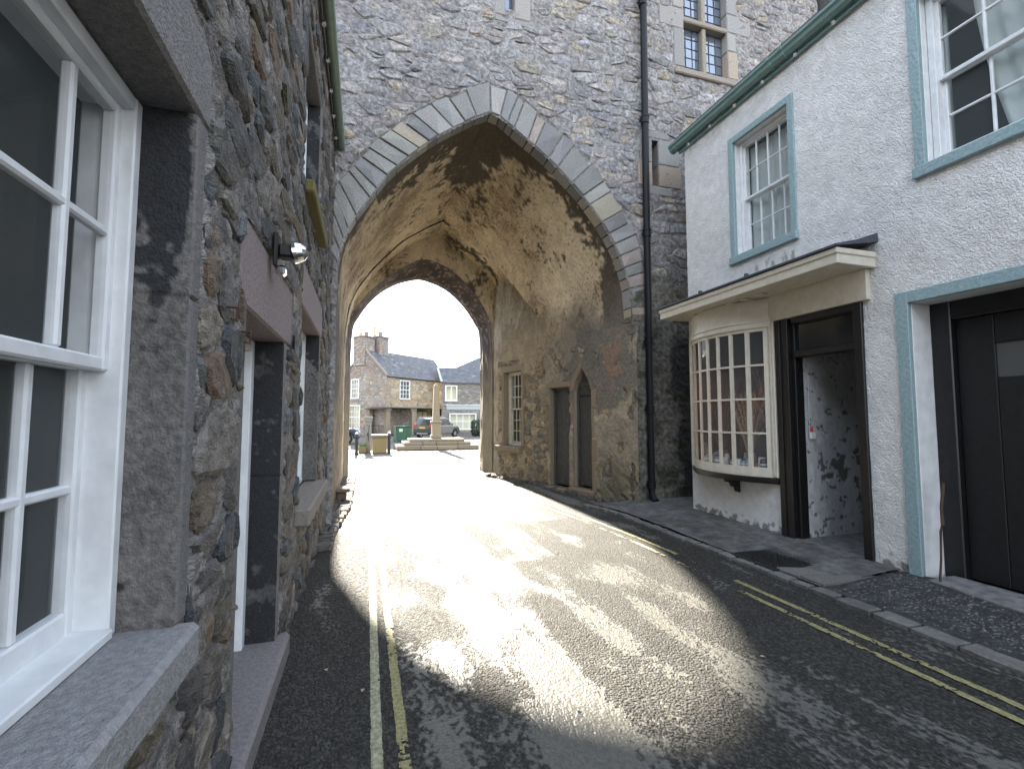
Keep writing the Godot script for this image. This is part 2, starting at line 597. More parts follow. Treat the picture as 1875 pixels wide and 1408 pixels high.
# ---------------------------------------------------------------- windows
# A vertically sliding sash window in frame F: frame, two sashes, every glazing bar and pane its own piece.
func sash_window(parent: Node, F: Transform3D, a0: float, a1: float, b0: float, b1: float, c: float, cols: int, up_rows: int, low_rows: int, fw: float, paint: Material, bar := 0.022, rail := 0.045, split := 0.5, cuts := []) -> Node3D:
	var w := part("window", parent)
	var fr := MB.new()
	fr.fbox(F, Vector3(a0, b0, c - 0.14), Vector3(a0 + fw, b1, c), 0.005)
	fr.fbox(F, Vector3(a1 - fw, b0, c - 0.14), Vector3(a1, b1, c), 0.005)
	fr.fbox(F, Vector3(a0 + fw, b1 - fw, c - 0.14), Vector3(a1 - fw, b1, c - 0.002), 0.005)
	fr.fbox(F, Vector3(a0 + fw, b0, c - 0.14), Vector3(a1 - fw, b0 + fw * 0.7, c + 0.012), 0.005)
	obj("frame", fr, paint, w)
	var ia0 := a0 + fw - 0.012
	var ia1 := a1 - fw + 0.012
	var ib0 := b0 + fw * 0.7 - 0.01
	var ib1 := b1 - fw + 0.012
	var bm := ib0 + (ib1 - ib0) * split
	for s in [[bm - rail * 0.5, ib1, c - 0.035, up_rows], [ib0, bm + rail * 0.5, c - 0.085, low_rows]]:
		var y0: float = s[0]; var y1: float = s[1]; var z: float = s[2]; var rows: int = s[3]
		if rows == 0:
			continue
		var foot := rail * (1.9 if y0 == ib0 else 1.0)
		var sm := MB.new()
		sm.fbox(F, Vector3(ia0, y0, z - 0.04), Vector3(ia0 + rail, y1, z), 0.006)
		sm.fbox(F, Vector3(ia1 - rail, y0, z - 0.04), Vector3(ia1, y1, z), 0.006)
		sm.fbox(F, Vector3(ia0 + rail, y1 - rail, z - 0.04), Vector3(ia1 - rail, y1, z - 0.001), 0.006)
		sm.fbox(F, Vector3(ia0 + rail, y0, z - 0.04), Vector3(ia1 - rail, y0 + foot, z - 0.001), 0.006)
		obj("sash", sm, paint, w)
		var x0 := ia0 + rail; var x1 := ia1 - rail
		var q0 := y0 + foot; var q1 := y1 - rail
		var xs := [x0]
		for i in range(1, cols):
			var x: float = lerpf(x0, x1, float(i) / cols) if cuts.is_empty() else cuts[i - 1]
			xs.append(x)
			var bm_ := MB.new()
			bm_.fbox(F, Vector3(x - bar * 0.5, q0, z - 0.034), Vector3(x + bar * 0.5, q1, z - 0.004), 0.006)
			obj("glazing_bar", bm_, paint, w)
		for j in range(1, rows):
			var y := lerpf(q0, q1, float(j) / rows)
			var bm_ := MB.new()
			bm_.fbox(F, Vector3(x0, y - bar * 0.5, z - 0.033), Vector3(x1, y + bar * 0.5, z - 0.005), 0.006)
			obj("glazing_bar", bm_, paint, w)
		xs.append(x1)
		for i in cols:
			panes(w, F, xs[i], xs[i + 1], q0, q1, z - 0.02, 1, rows)
	return w

func panes(w: Node, F: Transform3D, x0: float, x1: float, q0: float, q1: float, z: float, cols: int, rows: int, material: Material = null) -> void:
	for i in cols:
		for j in rows:
			var mb := MB.new()
			var pa := lerpf(x0, x1, float(i) / cols); var pb := lerpf(x0, x1, float(i + 1) / cols)
			var pc := lerpf(q0, q1, float(j) / rows); var pd := lerpf(q0, q1, float(j + 1) / rows)
			var t := rng.randf_range(-0.003, 0.003)
			var s := rng.randf_range(-0.003, 0.003)
			mb.quad(F * Vector3(pa, pc, z + t), F * Vector3(pb, pc, z - t + s), F * Vector3(pb, pd, z - t), F * Vector3(pa, pd, z + t + s), F * Vector3((pa + pb) / 2, (pc + pd) / 2, z - 1))
			obj("pane", mb, M.glass if material == null else material, w)

# a room behind a window: five inner faces with thickness
func room(parent: Node, F: Transform3D, a0: float, a1: float, b0: float, b1: float, c0: float, c1: float, material: Material, called := "room_wall") -> void:
	var mb := MB.new()
	var t := 0.05
	mb.fbox(F, Vector3(a0, b0, c1 - t), Vector3(a1, b1, c1), 0.0)
	mb.fbox(F, Vector3(a0 - t, b0, c1 - t), Vector3(a0, b1, c0), 0.0)
	mb.fbox(F, Vector3(a1, b0, c1 - t), Vector3(a1 + t, b1, c0), 0.0)
	mb.fbox(F, Vector3(a0 - t, b1, c1 - t), Vector3(a1 + t, b1 + t, c0), 0.0)
	mb.fbox(F, Vector3(a0 - t, b0 - t, c1 - t), Vector3(a1 + t, b0, c0), 0.0)
	obj(called, mb, material, parent)

func curtain(label: String, F: Transform3D, a0: float, a1: float, b0: float, b1: float, c: float, folds: int, material: Material, sweep := 0.0, group := "") -> void:
	var o := thing("curtain", label, "curtain", Vector3.ZERO, 0.0, group)
	var na := folds * 8
	var pos := func(i: int, j: int) -> Vector3:
		var t := float(i) / (na - 1)
		var s := float(j) / 15.0
		var a := lerpf(a0, a1, t)
		a += sweep * pow(1.0 - s, 1.6) * (1.0 - absf(t * 2.0 - 1.0) * 0.2)
		return F * Vector3(a, lerpf(b0, b1, s), c + sin(t * folds * TAU) * 0.022 * (1.2 - s * 0.6) + sin(t * folds * TAU * 0.37 + 1.0) * 0.014)
	sheet("cloth", na, 16, pos, func(_p): return Color(1, 1, 1), F.basis.z, material, o)

# ---------------------------------------------------------------- ground
func gy(z: float) -> float:
	var t := clampf((-z - 6.0) / 20.0, 0.0, 1.0)
	return -0.15 * t * t * (3.0 - 2.0 * t)

func wall_x(z: float) -> float:       # the passage's right wall leans in towards the far arch
	return 4.62 + 0.24 * (z + 7.5)

func kerb_x(z: float) -> float:
	return 3.93 if z > -6.6 else 3.93 + 0.30 * (z + 6.6) * clampf((-z - 6.6) / 2.0, 0.0, 1.0)

func gauss(x: float, w: float) -> float:
	return exp(-x * x / (w * w))

func noise_bytes(w: int, h: int, type: int, fx: float, oct: int, sd: int, rw := 0, rh := 0, ret := FastNoiseLite.RETURN_DISTANCE) -> PackedByteArray:
	var f := FastNoiseLite.new()
	f.noise_type = type
	f.seed = sd
	f.frequency = fx
	f.fractal_type = FastNoiseLite.FRACTAL_FBM if oct > 1 else FastNoiseLite.FRACTAL_NONE
	f.fractal_octaves = oct
	if type == FastNoiseLite.TYPE_CELLULAR:
		f.cellular_return_type = ret
	var im := f.get_image(rw if rw else w, rh if rh else h, false, false, true)
	im.convert(Image.FORMAT_L8)
	if rw:
		im.resize(w, h, Image.INTERPOLATE_CUBIC)
	return im.get_data()

# worn asphalt between x0..x1 and z0 (near) .. z1 (far): polished wheel tracks, coarse chippings elsewhere
func asphalt(w: int, h: int, x0: float, x1: float, z0: float, z1: float, sd: int, pale_by: float) -> StandardMaterial3D:
	var S := FastNoiseLite.TYPE_SIMPLEX_SMOOTH
	var px := (x1 - x0) / w
	var chip := noise_bytes(w, h, FastNoiseLite.TYPE_CELLULAR, px / 0.013, 2, sd)
	var tone := noise_bytes(w, h, FastNoiseLite.TYPE_CELLULAR, px / 0.012, 1, sd + 9, 0, 0, FastNoiseLite.RETURN_CELL_VALUE)
	var frag := noise_bytes(w, h, S, px / 0.05, 4, sd + 1)
	var streak := noise_bytes(w, h, S, 0.02, 4, sd + 2, w / 3, h / 12)
	var blot := noise_bytes(w, h, S, 0.02, 4, sd + 3, w / 6, h / 6)
	var lane := PackedFloat32Array()
	for i in w:
		var x := x0 + (x1 - x0) * (i + 0.5) / w
		lane.append(0.74 * gauss(x - 1.05, 0.62) + 0.36 * gauss(x - 2.36, 0.2) + 0.30 * gauss(x - 2.85, 0.2) + 0.2 * gauss(x - 1.85, 0.15) + 0.32 * gauss(x - 3.7, 0.15) - 0.1 * gauss(x - 0.1, 0.3))
	var alb := PackedByteArray(); alb.resize(w * h * 3)
	var rgh := PackedByteArray(); rgh.resize(w * h)
	var hgt := PackedByteArray(); hgt.resize(w * h)
	var dark := PackedByteArray(); var pale := PackedByteArray()
	for i in 256:
		var k := 0.5 + 1.35 * pow(i / 255.0, 2.4)
		dark.append(int(Color(0.052 * pale_by * k, 0, 0).linear_to_srgb().r * 255.0))
		pale.append(int(Color(0.12 * (0.3 + 0.7 * pale_by) * (0.8 + 0.4 * pow(i / 255.0, 1.4)), 0, 0).linear_to_srgb().r * 255.0))
	var m0 := int((1.52 - x0) / px)
	var m1 := int((2.15 - x0) / px)
	for j in h:
		var row := j * w
		var zz := z0 + (z1 - z0) * (j + 0.5) / h
		var mend := zz < -5.15 and zz > -6.7
		for i in w:
			var k := row + i
			var ch := chip[k]
			var repair := 0.3 if mend and i > m0 + (frag[k] >> 5) and i < m1 - (frag[k] >> 5) else 0.0
			var f := frag[k]
			var s := lane[i] + (streak[k] - 128) * 0.0044 + (blot[k] - 128) * 0.0042 + (f - 128) * 0.0032
			var m := (s + repair - 0.38) * 4.2
			m = 0.0 if m < 0.0 else (1.0 if m > 1.0 else m)
			var g := (tone[k] * 3 + f) >> 2
			var a := dark[g] * (1.0 - m) + pale[g] * m
			alb[k * 3] = int(a)
			alb[k * 3 + 1] = int(a * 0.98)
			alb[k * 3 + 2] = int(a * 0.92)
			rgh[k] = int(208.0 - 96.0 * m + (f - 128) * 0.35)
			hgt[k] = int((255 - ch) * (0.75 - 0.48 * m) + f * 0.25 + 20.0 * m)
	var mt := StandardMaterial3D.new()
	mt.resource_name = "asphalt"
	mt.albedo_texture = ImageTexture.create_from_image(Image.create_from_data(w, h, false, Image.FORMAT_RGB8, alb))
	mt.roughness = 1.0
	mt.metallic_specular = 0.24
	mt.roughness_texture = ImageTexture.create_from_image(Image.create_from_data(w, h, false, Image.FORMAT_L8, rgh))
	mt.roughness_texture_channel = BaseMaterial3D.TEXTURE_CHANNEL_RED
	mt.heightmap_enabled = true
	mt.heightmap_texture = ImageTexture.create_from_image(Image.create_from_data(w, h, false, Image.FORMAT_L8, hgt))
	mt.heightmap_scale = 1.7
	mt.texture_repeat = false
	return mt

func build_ground() -> void:
	# the sheet under everything
	var far := [30.0, 8.0, 2.0, -2.0, -6.0]
	for i in 22:
		far.append(-7.0 - i)
	far.append_array([-32.0, -40.0, -60.0, -120.0, -400.0])
	var xs := [-300.0, -60.0, -20.0, -6.0, -2.0, 0.0, 2.0, 4.0, 6.0, 10.0, 20.0, 60.0, 300.0]
	mat("cobbles", Color(1, 1, 1), 0.75, {"vc": true, "tex": "grain", "tile": 2.2, "bump": 2.0, "bump_tex": "pebble", "spec": 0.25})
	var g := sheet("ground", xs.size(), far.size(), func(i, j): return Vector3(xs[i], gy(far[j]) - 0.016, far[j]), func(_p): return Color(0.22, 0.205, 0.18), Vector3.UP, M.cobbles, self)
	structure(g)
	# road
	var road := part("road", self)
	structure(road)
	var x0 := -0.62
	var x1 := 4.06
	for s in [[1.6, -7.0, 1536, 2048, 31, 1.0], [-7.0, -16.5, 1024, 1024, 57, 1.35]]:
		var z0: float = s[0]; var z1: float = s[1]
		var m := asphalt(s[2], s[3], x0, x1, z0, z1, s[4], s[5])
		M["asphalt%d" % s[4]] = m
		var nb := 40
		sheet("surface", 24, nb, func(i, j):
			var z := lerpf(z0, z1, float(j) / (nb - 1))
			var x := lerpf(x0, x1 if z > -7.0 else maxf(3.4, x1 + (z + 7.0) * 0.05), i / 23.0)
			return Vector3(x, gy(z) - 0.008 + 0.03 * smoothstep(2.6, 3.9, x) + mid.get_noise_2d(x * 25.0, z * 25.0) * 0.008, z), func(_p): return Color(1, 1, 1), Vector3.UP, m, road, func(p): return Vector2((p.x - x0) / (x1 - x0), (p.z - z0) / (z1 - z0)))
	# double yellow lines, worn through in places
	var paint := [Color(0.50, 0.44, 0.20), Color(0.58, 0.55, 0.36)]
	for l in [[0, 0.075, 0.105, 0.0], [0, 0.215, 0.205, 0.35], [1, 3.30, 0.0, 0.72], [1, 3.455, 0.0, 0.42]]:
		var mb := MB.new()
		var z := 0.5
		var wide := 0.055
		while z > -14.0:
			var zn := z - (0.010 if z > -5.0 else 0.03)
			var p := []
			for q in [z, zn]:
				var x: float
				if l[0] == 0:
					x = lerpf(l[1], l[2], clampf(-q / 6.0, 0, 1)) - 0.03 * smoothstep(-8.0, -13.0, q)
				else:
					x = l[1] - 0.62 * pow(clampf((-q - 5.0) / 5.5, 0.0, 1.6), 1.5)
				p.append(x + 0.005 * mid.get_noise_2d(q * 60.0, l[1] * 100.0))
			var wear: float = l[3]
			var gone: bool = l[0] == 1 and z < -3.85 and z > -4.75
			for t in 5:
				var u0 := (t / 5.0 - 0.5) * wide
				var u1 := ((t + 1) / 5.0 - 0.5) * wide
				var nn := fine.get_noise_2d(z * 200.0, t * 2.6 + l[1] * 300.0) * 0.5 + big.get_noise_2d(z * 60.0, l[1] * 70.0) * 0.7 + (0.08 if t == 0 or t == 4 else 0.0)
				if gone and nn > -0.25:
					continue
				if nn > 0.62 - wear * 0.62:
					continue
				mb.col = paint[l[0] if l[0] == 0 and l[1] > 0.1 else (1 if l[0] == 0 else 0)] * (0.9 + 0.25 * fine.get_noise_2d(z * 40.0, t * 9.0))
				var jig := 0.004 * fine.get_noise_2d(z * 300.0, t * 50.0 + l[1] * 99.0)
				var y0 := gy(z) - 0.002 + 0.03 * smoothstep(2.6, 3.9, p[0])
				var y1 := gy(zn) - 0.002 + 0.03 * smoothstep(2.6, 3.9, p[1])
				mb.quad(Vector3(p[0] + u0 - (jig if t == 0 else 0.0), y0, z), Vector3(p[0] + u1 + (jig if t == 4 else 0.0), y0, z), Vector3(p[1] + u1 + (jig if t == 4 else 0.0), y1, zn), Vector3(p[1] + u0 - (jig if t == 0 else 0.0), y1, zn), Vector3(0, -5, z))
			z = zn
		obj("yellow_line", mb, M.yellow_line, road)
	# pavement on the right
	var pave := part("pavement", self)
	structure(pave)
	var nbp := 110
	var concrete := sheet("concrete_surface", 40, nbp, func(i, j):
		var z := lerpf(-3.42, -7.62, float(j) / (nbp - 1))
		var x := lerpf(kerb_x(z) + 0.075, 6.1, i / 39.0)
		return Vector3(x, 0.052 + 0.06 * smoothstep(3.9, 5.2, x) + 0.02 * smoothstep(-4.0, -6.0, z) + mid.get_noise_2d(x * 40.0, z * 40.0) * 0.006, z), func(p):
		var k: float = 0.85 + 0.5 * mid.get_noise_2d(p.x * 60.0, p.z * 60.0) + 0.3 * big.get_noise_2d(p.x * 80.0, p.z * 80.0)
		var c := Color(0.215, 0.205, 0.19) * k
		var moss: float = smoothstep(0.0, 0.5, big.get_noise_2d(p.x * 50.0 + 90.0, p.z * 50.0) + 0.9 * gauss(p.z + 5.9, 0.7) * gauss(p.x - 4.6, 0.45) - 0.35)
		return c.lerp(Color(0.05, 0.065, 0.03), moss * 0.7), Vector3.UP, M.concrete, pave)
	concrete.name = "concrete_surface"
	mat("cobbled_tar", Color(1, 1, 1), 0.7, {"vc": true, "tex": "grain", "tile": 1.6, "bump": 2.2, "bump_tex": "pebble"})
	sheet("tarmac_surface", 30, 60, func(i, j):
		var z := lerpf(1.5, -3.40, j / 59.0)
		var x := lerpf(kerb_x(z) + 0.075, 5.12 if z > -3.2 else 5.06, i / 29.0)
		return Vector3(x, 0.046 + 0.05 * smoothstep(3.9, 5.2, x) + mid.get_noise_2d(x * 60.0, z * 60.0) * 0.01, z), func(p): return Color(0.06, 0.058, 0.055) * (1.0 + 0.6 * mid.get_noise_2d(p.x * 90.0, p.z * 90.0)), Vector3.UP, M.cobbled_tar, pave)
	# pebbles set in the tarmac
	rng.seed = 411
	var peb := MB.new()
	for k in 2600:
		var p := Vector3(rng.randf_range(4.06, 5.02), 0, rng.randf_range(-0.9, -3.36))
		if rng.randf() > 0.35 + 0.9 * gauss(p.x - 4.5, 0.35):
			continue
		p.y = 0.045 + 0.05 * smoothstep(3.9, 5.2, p.x) + mid.get_noise_2d(p.x * 60.0, p.z * 60.0) * 0.01
		peb.col = vary(Color(0.20, 0.19, 0.175), 0.5)
		var r := rng.randf_range(0.005, 0.013)
		var t := rng.randf() * TAU
		var top := p + Vector3(0, r * 0.55, 0)
		for q in 5:
			var e0 := p + Vector3(cos(t + q * TAU / 5) * r * 1.4, 0, sin(t + q * TAU / 5) * r)
			var e1 := p + Vector3(cos(t + (q + 1) * TAU / 5) * r * 1.4, 0, sin(t + (q + 1) * TAU / 5) * r)
			peb.tri(e0, e1, top, p - Vector3(0, 0.05, 0))
	stuff(obj("set_pebbles", peb, M.ashlar, pave))
	# kerb setts
	rng.seed = 77
	var z := -7.75
	while z < 0.2:
		var len_ := rng.randf_range(0.17, 0.27) if z < -3.6 else rng.randf_range(0.24, 0.40)
		var zc := z + len_ * 0.5
		var x := kerb_x(zc) + rng.randf_range(-0.01, 0.01)
		var F := Transform3D(Basis(Vector3(0, 0, 1), Vector3(1, 0, 0), Vector3(0, 1, 0)), Vector3(x, 0.045, zc))
		var w := rng.randf_range(0.050, 0.066) if z < -3.6 else rng.randf_range(0.060, 0.082)
		var hl := len_ * 0.5 - rng.randf_range(0.008, 0.022)
		var mb := MB.new()
		mb.col = vary(Color(0.23, 0.22, 0.20), 0.2)
		var poly := PackedVector2Array()
		for q in [[-1, -1], [-0.3, -1.05], [0.4, -1.0], [1, -1], [1.05, 0], [1, 1], [0.3, 1.05], [-0.4, 0.95], [-1, 1], [-1.04, 0.1]]:
			poly.append(Vector2(q[0] * hl + rng.randf_range(-0.008, 0.008), q[1] * w + rng.randf_range(-0.006, 0.006)))
		stone(mb, F, poly, 0.012 + rng.randf_range(-0.004, 0.006), -0.08, 0.018, 0.02, 0.006)
		obj("kerb_stone", mb, M.ashlar, pave)
		z += len_
	# three flagstones by the shop door
	for f in [[[3.99, -3.93], [4.30, -3.80], [4.36, -3.55], [4.02, -3.66]], [[4.03, -3.63], [4.36, -3.53], [4.78, -3.62], [4.70, -3.40], [4.03, -3.40]]]:
		var poly := PackedVector2Array()
		for q in f:
			poly.append(Vector2(q[1], q[0]))
		var mb := MB.new()
		mb.col = vary(Color(0.25, 0.235, 0.21), 0.1)
		stone(mb, Transform3D(Basis(Vector3(0, 0, 1), Vector3(1, 0, 0), Vector3(0, 1, 0)), Vector3(0, 0.055, 0)), poly, 0.022, -0.03, 0.015, 0.006, 0.002)
		obj("flagstone", mb, M.ashlar, pave)
	# pale concrete apron in front of the garage
	var ap := MB.new()
	ap.col = Color(0.30, 0.29, 0.275)
	ap.slab(Transform3D(Basis(Vector3(1, 0, 0), Vector3(0, 0, -1), Vector3(0, 1, 0)), Vector3.ZERO), PackedVector2Array([Vector2(4.98, 3.14), Vector2(4.86, 2.4), Vector2(4.78, 1.0), Vector2(5.32, 1.0), Vector2(5.32, 3.14)]), 0.03, 0.108, 0.01)
	obj("garage_apron", ap, M.concrete, pave)
	# narrow raised footway of rough stones along the left wall
	var foot := part("footway", self)
	structure(foot)
	rng.seed = 15
	var zz := -6.2
	while zz > -13.4:
		var l := rng.randf_range(0.14, 0.34)
		var edge := lerpf(-0.40, -0.19, clampf((-zz - 6.0) / 3.0, 0.0, 1.0)) + rng.randf_range(-0.012, 0.012)
		var F := Transform3D(Basis(Vector3(1, 0, 0), Vector3(0, 0, -1), Vector3(0, 1, 0)), Vector3(0, gy(zz), zz))
		var mb := MB.new()
		mb.col = vary([Color(0.24, 0.19, 0.16), Color(0.19, 0.175, 0.165), Color(0.27, 0.22, 0.17)][rng.randi() % 3], 0.2)
		var cut := rng.randf_range(-0.45, -0.32)
		stone(mb, F, PackedVector2Array([Vector2(cut, 0.006), Vector2(edge - 0.02, 0.008), Vector2(edge, 0.03), Vector2(edge, l - 0.03), Vector2(edge - 0.02, l - 0.008), Vector2(cut, l - 0.006)]), 0.055 + rng.randf_range(-0.012, 0.012), -0.06, 0.015, 0.06, 0.008)
		obj("kerb_stone", mb, M.rubble, foot)
		if cut > -0.5:
			var m2 := MB.new()
			m2.col = vary(Color(0.19, 0.17, 0.15), 0.25)
			stone(m2, F, PackedVector2Array([Vector2(-0.56, 0.0), Vector2(cut - 0.01, 0.01), Vector2(cut - 0.01, l - 0.01), Vector2(-0.56, l)]), 0.06 + rng.randf_range(-0.015, 0.015), -0.06, 0.015, 0.05, 0.008)
			obj("paving_stone", m2, M.rubble, foot)
		zz -= l
	# the small worn block against the left wall inside the arch
	var blk := thing("mounting_block", "small worn stone block against the wall inside the arch", "stone block", Vector3(-0.36, gy(-9.6) + 0.05, -9.6))
	var mb := MB.new()
	mb.col = Color(0.30, 0.25, 0.19)
	mb.box(Vector3(0, 0.19, 0), Vector3(0.26, 0.07, 0.42), 0.025)
	obj("top_slab", mb, M.ashlar, blk)
	mb = MB.new()
	mb.col = Color(0.22, 0.18, 0.14)
	mb.box(Vector3(-0.03, 0.077, 0), Vector3(0.18, 0.152, 0.32), 0.03)
	obj("base", mb, M.ashlar, blk)
	# rough stones at the foot of the passage's right wall
	rng.seed = 23
	var a := -7.7
	while a > -13.0:
		var l := rng.randf_range(0.10, 0.32)
		var F := Transform3D(Basis(Vector3(1, 0, 0), Vector3(0, 0, -1), Vector3(0, 1, 0)), Vector3(wall_x(a), gy(a), a))
		var m3 := MB.new()
		m3.col = vary(Color(0.19, 0.165, 0.13), 0.25)
		var o := -rng.randf_range(0.14, 0.26)
		stone(m3, F, PackedVector2Array([Vector2(o, 0.01), Vector2(-0.02, 0.0), Vector2(0.0, l), Vector2(o + 0.02, l - 0.01), Vector2(o - 0.02, l * 0.5)]), rng.randf_range(0.05, 0.10), -0.06, 0.025, 0.25, 0.02)
		obj("footing_stone", m3, M.rubble, foot)
		a -= l
	# cast iron cover in the pavement
	var cov := thing("manhole_cover", "rusty ribbed iron cover set in the pavement by the shop door", "cover", Vector3(4.30, 0.07, -4.16))
	var fr := MB.new()
	fr.fbox(Transform3D(Basis(Vector3.UP, -0.02), Vector3.ZERO), Vector3(-0.36, -0.03, -0.31), Vector3(0.36, 0.004, 0.31), 0.004)
	obj("rim", fr, M.iron, cov)
	var pl := MB.new()
	pl.col = Color(0.035, 0.03, 0.026)
	for i in 15:
		for j in 13:
			var q := Vector3(-0.308 + i * 0.044, 0.008, -0.262 + j * 0.0437)
			pl.box(q, Vector3(0.034, 0.012, 0.012) if (i + j) % 2 == 0 else Vector3(0.012, 0.012, 0.034), 0.002)
	stuff(obj("tread_ribs", pl, M.mortar, cov))
	# fallen leaves and scraps on the road
	rng.seed = 5
	for q in [[0.02, -3.0], [1.15, -2.52], [2.55, -2.62], [-0.2, -3.3], [3.0, -4.6], [0.45, -4.9], [2.1, -2.4]]:
		var lf := MB.new()
		lf.col = vary(Color(0.34, 0.29, 0.2), 0.3)
		var t := rng.randf() * TAU
		var p := Vector3(q[0], gy(q[1]) + 0.012 + 0.03 * smoothstep(2.6, 3.9, q[0]), q[1])
		var ex := Vector3(cos(t), 0.1, sin(t)) * 0.022
		var ey := Vector3(-sin(t), 0.0, cos(t)) * 0.013
		lf.quad(p - ex, p - ey + Vector3(0, 0.007, 0), p + ex, p + ey + Vector3(0, 0.005, 0), p - Vector3(0, 1, 0))
		var o := inst("fallen_leaf", lf.mesh(), M.leaf, self)
		tag(o, "small dry leaf lying on the road", "leaf", "dry leaves scattered on the road")

# ---------------------------------------------------------------- stone cottage on the left
func stain(p: Vector2, sd: float) -> float:
	return mid.get_noise_2d(p.x * 70.0 + sd * 31.0, p.y * 70.0) * 0.55 + fine.get_noise_2d(p.x * 120.0, p.y * 120.0 + sd * 7.0) * 0.35

func reveal(called: String, F: Transform3D, a0: float, a1: float, b0: float, b1: float, base: Color, dark: Color, amount: Callable, parent: Node, joint := -1.0) -> void:
	var dep := func(a: float, b: float) -> float:
		var d := mid.get_noise_2d(a * 90.0, b * 90.0) * 0.004
		if joint > 0.0 and absf(b - joint - 0.004 * fine.get_noise_1d(a * 300.0)) < 0.006:
			d -= 0.006
		return d
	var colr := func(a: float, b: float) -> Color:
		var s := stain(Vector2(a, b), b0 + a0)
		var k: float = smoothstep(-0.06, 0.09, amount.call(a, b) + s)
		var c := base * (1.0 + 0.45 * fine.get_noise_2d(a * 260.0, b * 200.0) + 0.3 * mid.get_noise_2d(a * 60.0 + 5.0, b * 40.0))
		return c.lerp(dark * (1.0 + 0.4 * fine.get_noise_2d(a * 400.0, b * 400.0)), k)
	wall_sheet(called, F, a0, a1, b0, b1, 0.007, dep, colr, [], M.ashlar, parent)

func build_cottage() -> void:
	var F := Transform3D(Basis(Vector3(0, 0, -1), Vector3(0, 1, 0), Vector3(1, 0, 0)), Vector3(-0.53, 0, 0))
	var h := thing("stone_cottage", "dark rubble stone cottage with white sash windows along the narrow street", "house")
	var open_ := [rects(0.55, 0.96, 1.70, 2.57), rects(2.43, 0.1, 3.52, 2.10), rects(4.37, 0.84, 6.02, 2.55), rects(4.2, 3.55, 5.42, 5.0)]
	var solid := [rects(0.30, 0.84, 1.79, 2.86), rects(2.33, -0.2, 3.60, 2.11), rects(2.26, 2.09, 3.80, 2.50), rects(4.24, 0.68, 6.22, 0.86), rects(4.31, 0.8, 6.09, 2.56), rects(4.22, 2.54, 6.24, 2.94), rects(4.13, 3.42, 5.5, 5.06)]
	var flush := []
	for s in solid:
		flush.append(Rect2(s[0], s[2] - s[0]))
	var md := func(a: float, b: float) -> float:
		for r in flush:
			if r.has_point(Vector2(a, b)):
				return -0.012
		return 0.006 + mid.get_noise_2d(a * 60.0, b * 75.0) * 0.022 + fine.get_noise_2d(a * 150.0, b * 170.0) * 0.014
	var mc := func(a: float, b: float) -> Color:
		var k := 1.0 + 0.5 * fine.get_noise_2d(a * 90.0, b * 90.0) + 0.35 * big.get_noise_2d(a * 40.0, b * 40.0)
		var c := Color(0.36, 0.335, 0.31) * k
		var rust := smoothstep(0.25, 0.5, big.get_noise_2d(a * 80.0 + 70.0, b * 80.0))
		return c.lerp(Color(0.26, 0.17, 0.10), rust * 0.55)
	wall_sheet("wall", F, 0.4, 7.5, -0.1, 5.75, 0.018, md, mc, open_, M.mortar, h)
	wall_sheet("wall", F, -4.0, 0.4, -0.1, 5.75, 0.08, md, mc, [], M.mortar, h)
	var pal := [Color(0.075, 0.08, 0.085), Color(0.10, 0.10, 0.10), Color(0.135, 0.12, 0.095), Color(0.16, 0.135, 0.095), Color(0.15, 0.15, 0.148), Color(0.20, 0.185, 0.165), Color(0.115, 0.115, 0.105), Color(0.20, 0.145, 0.10), Color(0.30, 0.26, 0.21)]
	var list := cells(0.9, -0.05, 7.5, 5.6, Vector2(0.06, 0.30), Vector2(0.10, 0.58), 1.7, solid, 0.009, 101)
	lay(list, F, pal, Vector2(0.0, 0.034), -0.04, 0.02, 0.016, 300, Vector3(0, 1.6, 0), M.slate_rubble, h, "stone", 0.28)
	# dressed stones round the openings
	rng.seed = 9
	var grey := Color(0.24, 0.225, 0.21)
	var pink := Color(0.33, 0.265, 0.255)
	var FJ := func(a: float) -> Transform3D: return Transform3D(Basis(Vector3(1, 0, 0), Vector3(0, 1, 0), Vector3(0, 0, 1)), Vector3(-0.53, 0, -a))
	for l in [[0.2, 1.88, 2.57, 2.86, grey * 1.1], [2.28, 3.78, 2.10, 2.50, pink], [4.24, 6.22, 2.55, 2.93, pink * 1.12], [4.15, 5.48, 5.0, 5.22, grey]]:
		var mb := MB.new()
		mb.col = vary(l[4], 0.05)
		mb.fbox(F, Vector3(l[0], l[2], -0.24), Vector3(l[1], l[3], 0.004), 0.012)
		obj("lintel", mb, M.ashlar, h)
	for j in [[1.703, 1.785, 0.97, 1.97], [1.703, 1.785, 1.975, 2.57], [3.523, 3.60, -0.05, 1.2], [3.523, 3.60, 1.205, 2.10], [2.34, 2.427, -0.05, 2.1], [6.023, 6.09, 0.86, 2.55], [4.31, 4.367, 0.86, 2.55], [5.423, 5.49, 3.55, 5.0], [4.13, 4.197, 3.55, 5.0]]:
		var mb := MB.new()
		mb.col = vary(grey * 0.95, 0.12)
		mb.fbox(F, Vector3(j[0], j[2], -0.20), Vector3(j[1], j[3], 0.001), 0.008)
		obj("jamb_stone", mb, M.ashlar, h)
	# weathered faces of the reveals, blackened by crust
	var black := Color(0.042, 0.043, 0.046)
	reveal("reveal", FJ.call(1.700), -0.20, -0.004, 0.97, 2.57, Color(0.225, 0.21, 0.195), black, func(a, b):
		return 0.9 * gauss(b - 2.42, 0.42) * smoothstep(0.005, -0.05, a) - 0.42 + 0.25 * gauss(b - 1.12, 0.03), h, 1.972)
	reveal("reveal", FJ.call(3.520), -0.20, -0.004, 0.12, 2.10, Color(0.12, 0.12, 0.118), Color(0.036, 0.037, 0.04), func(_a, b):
		return 0.22 - 0.45 * gauss(b - 0.46, 0.05), h, 1.2)
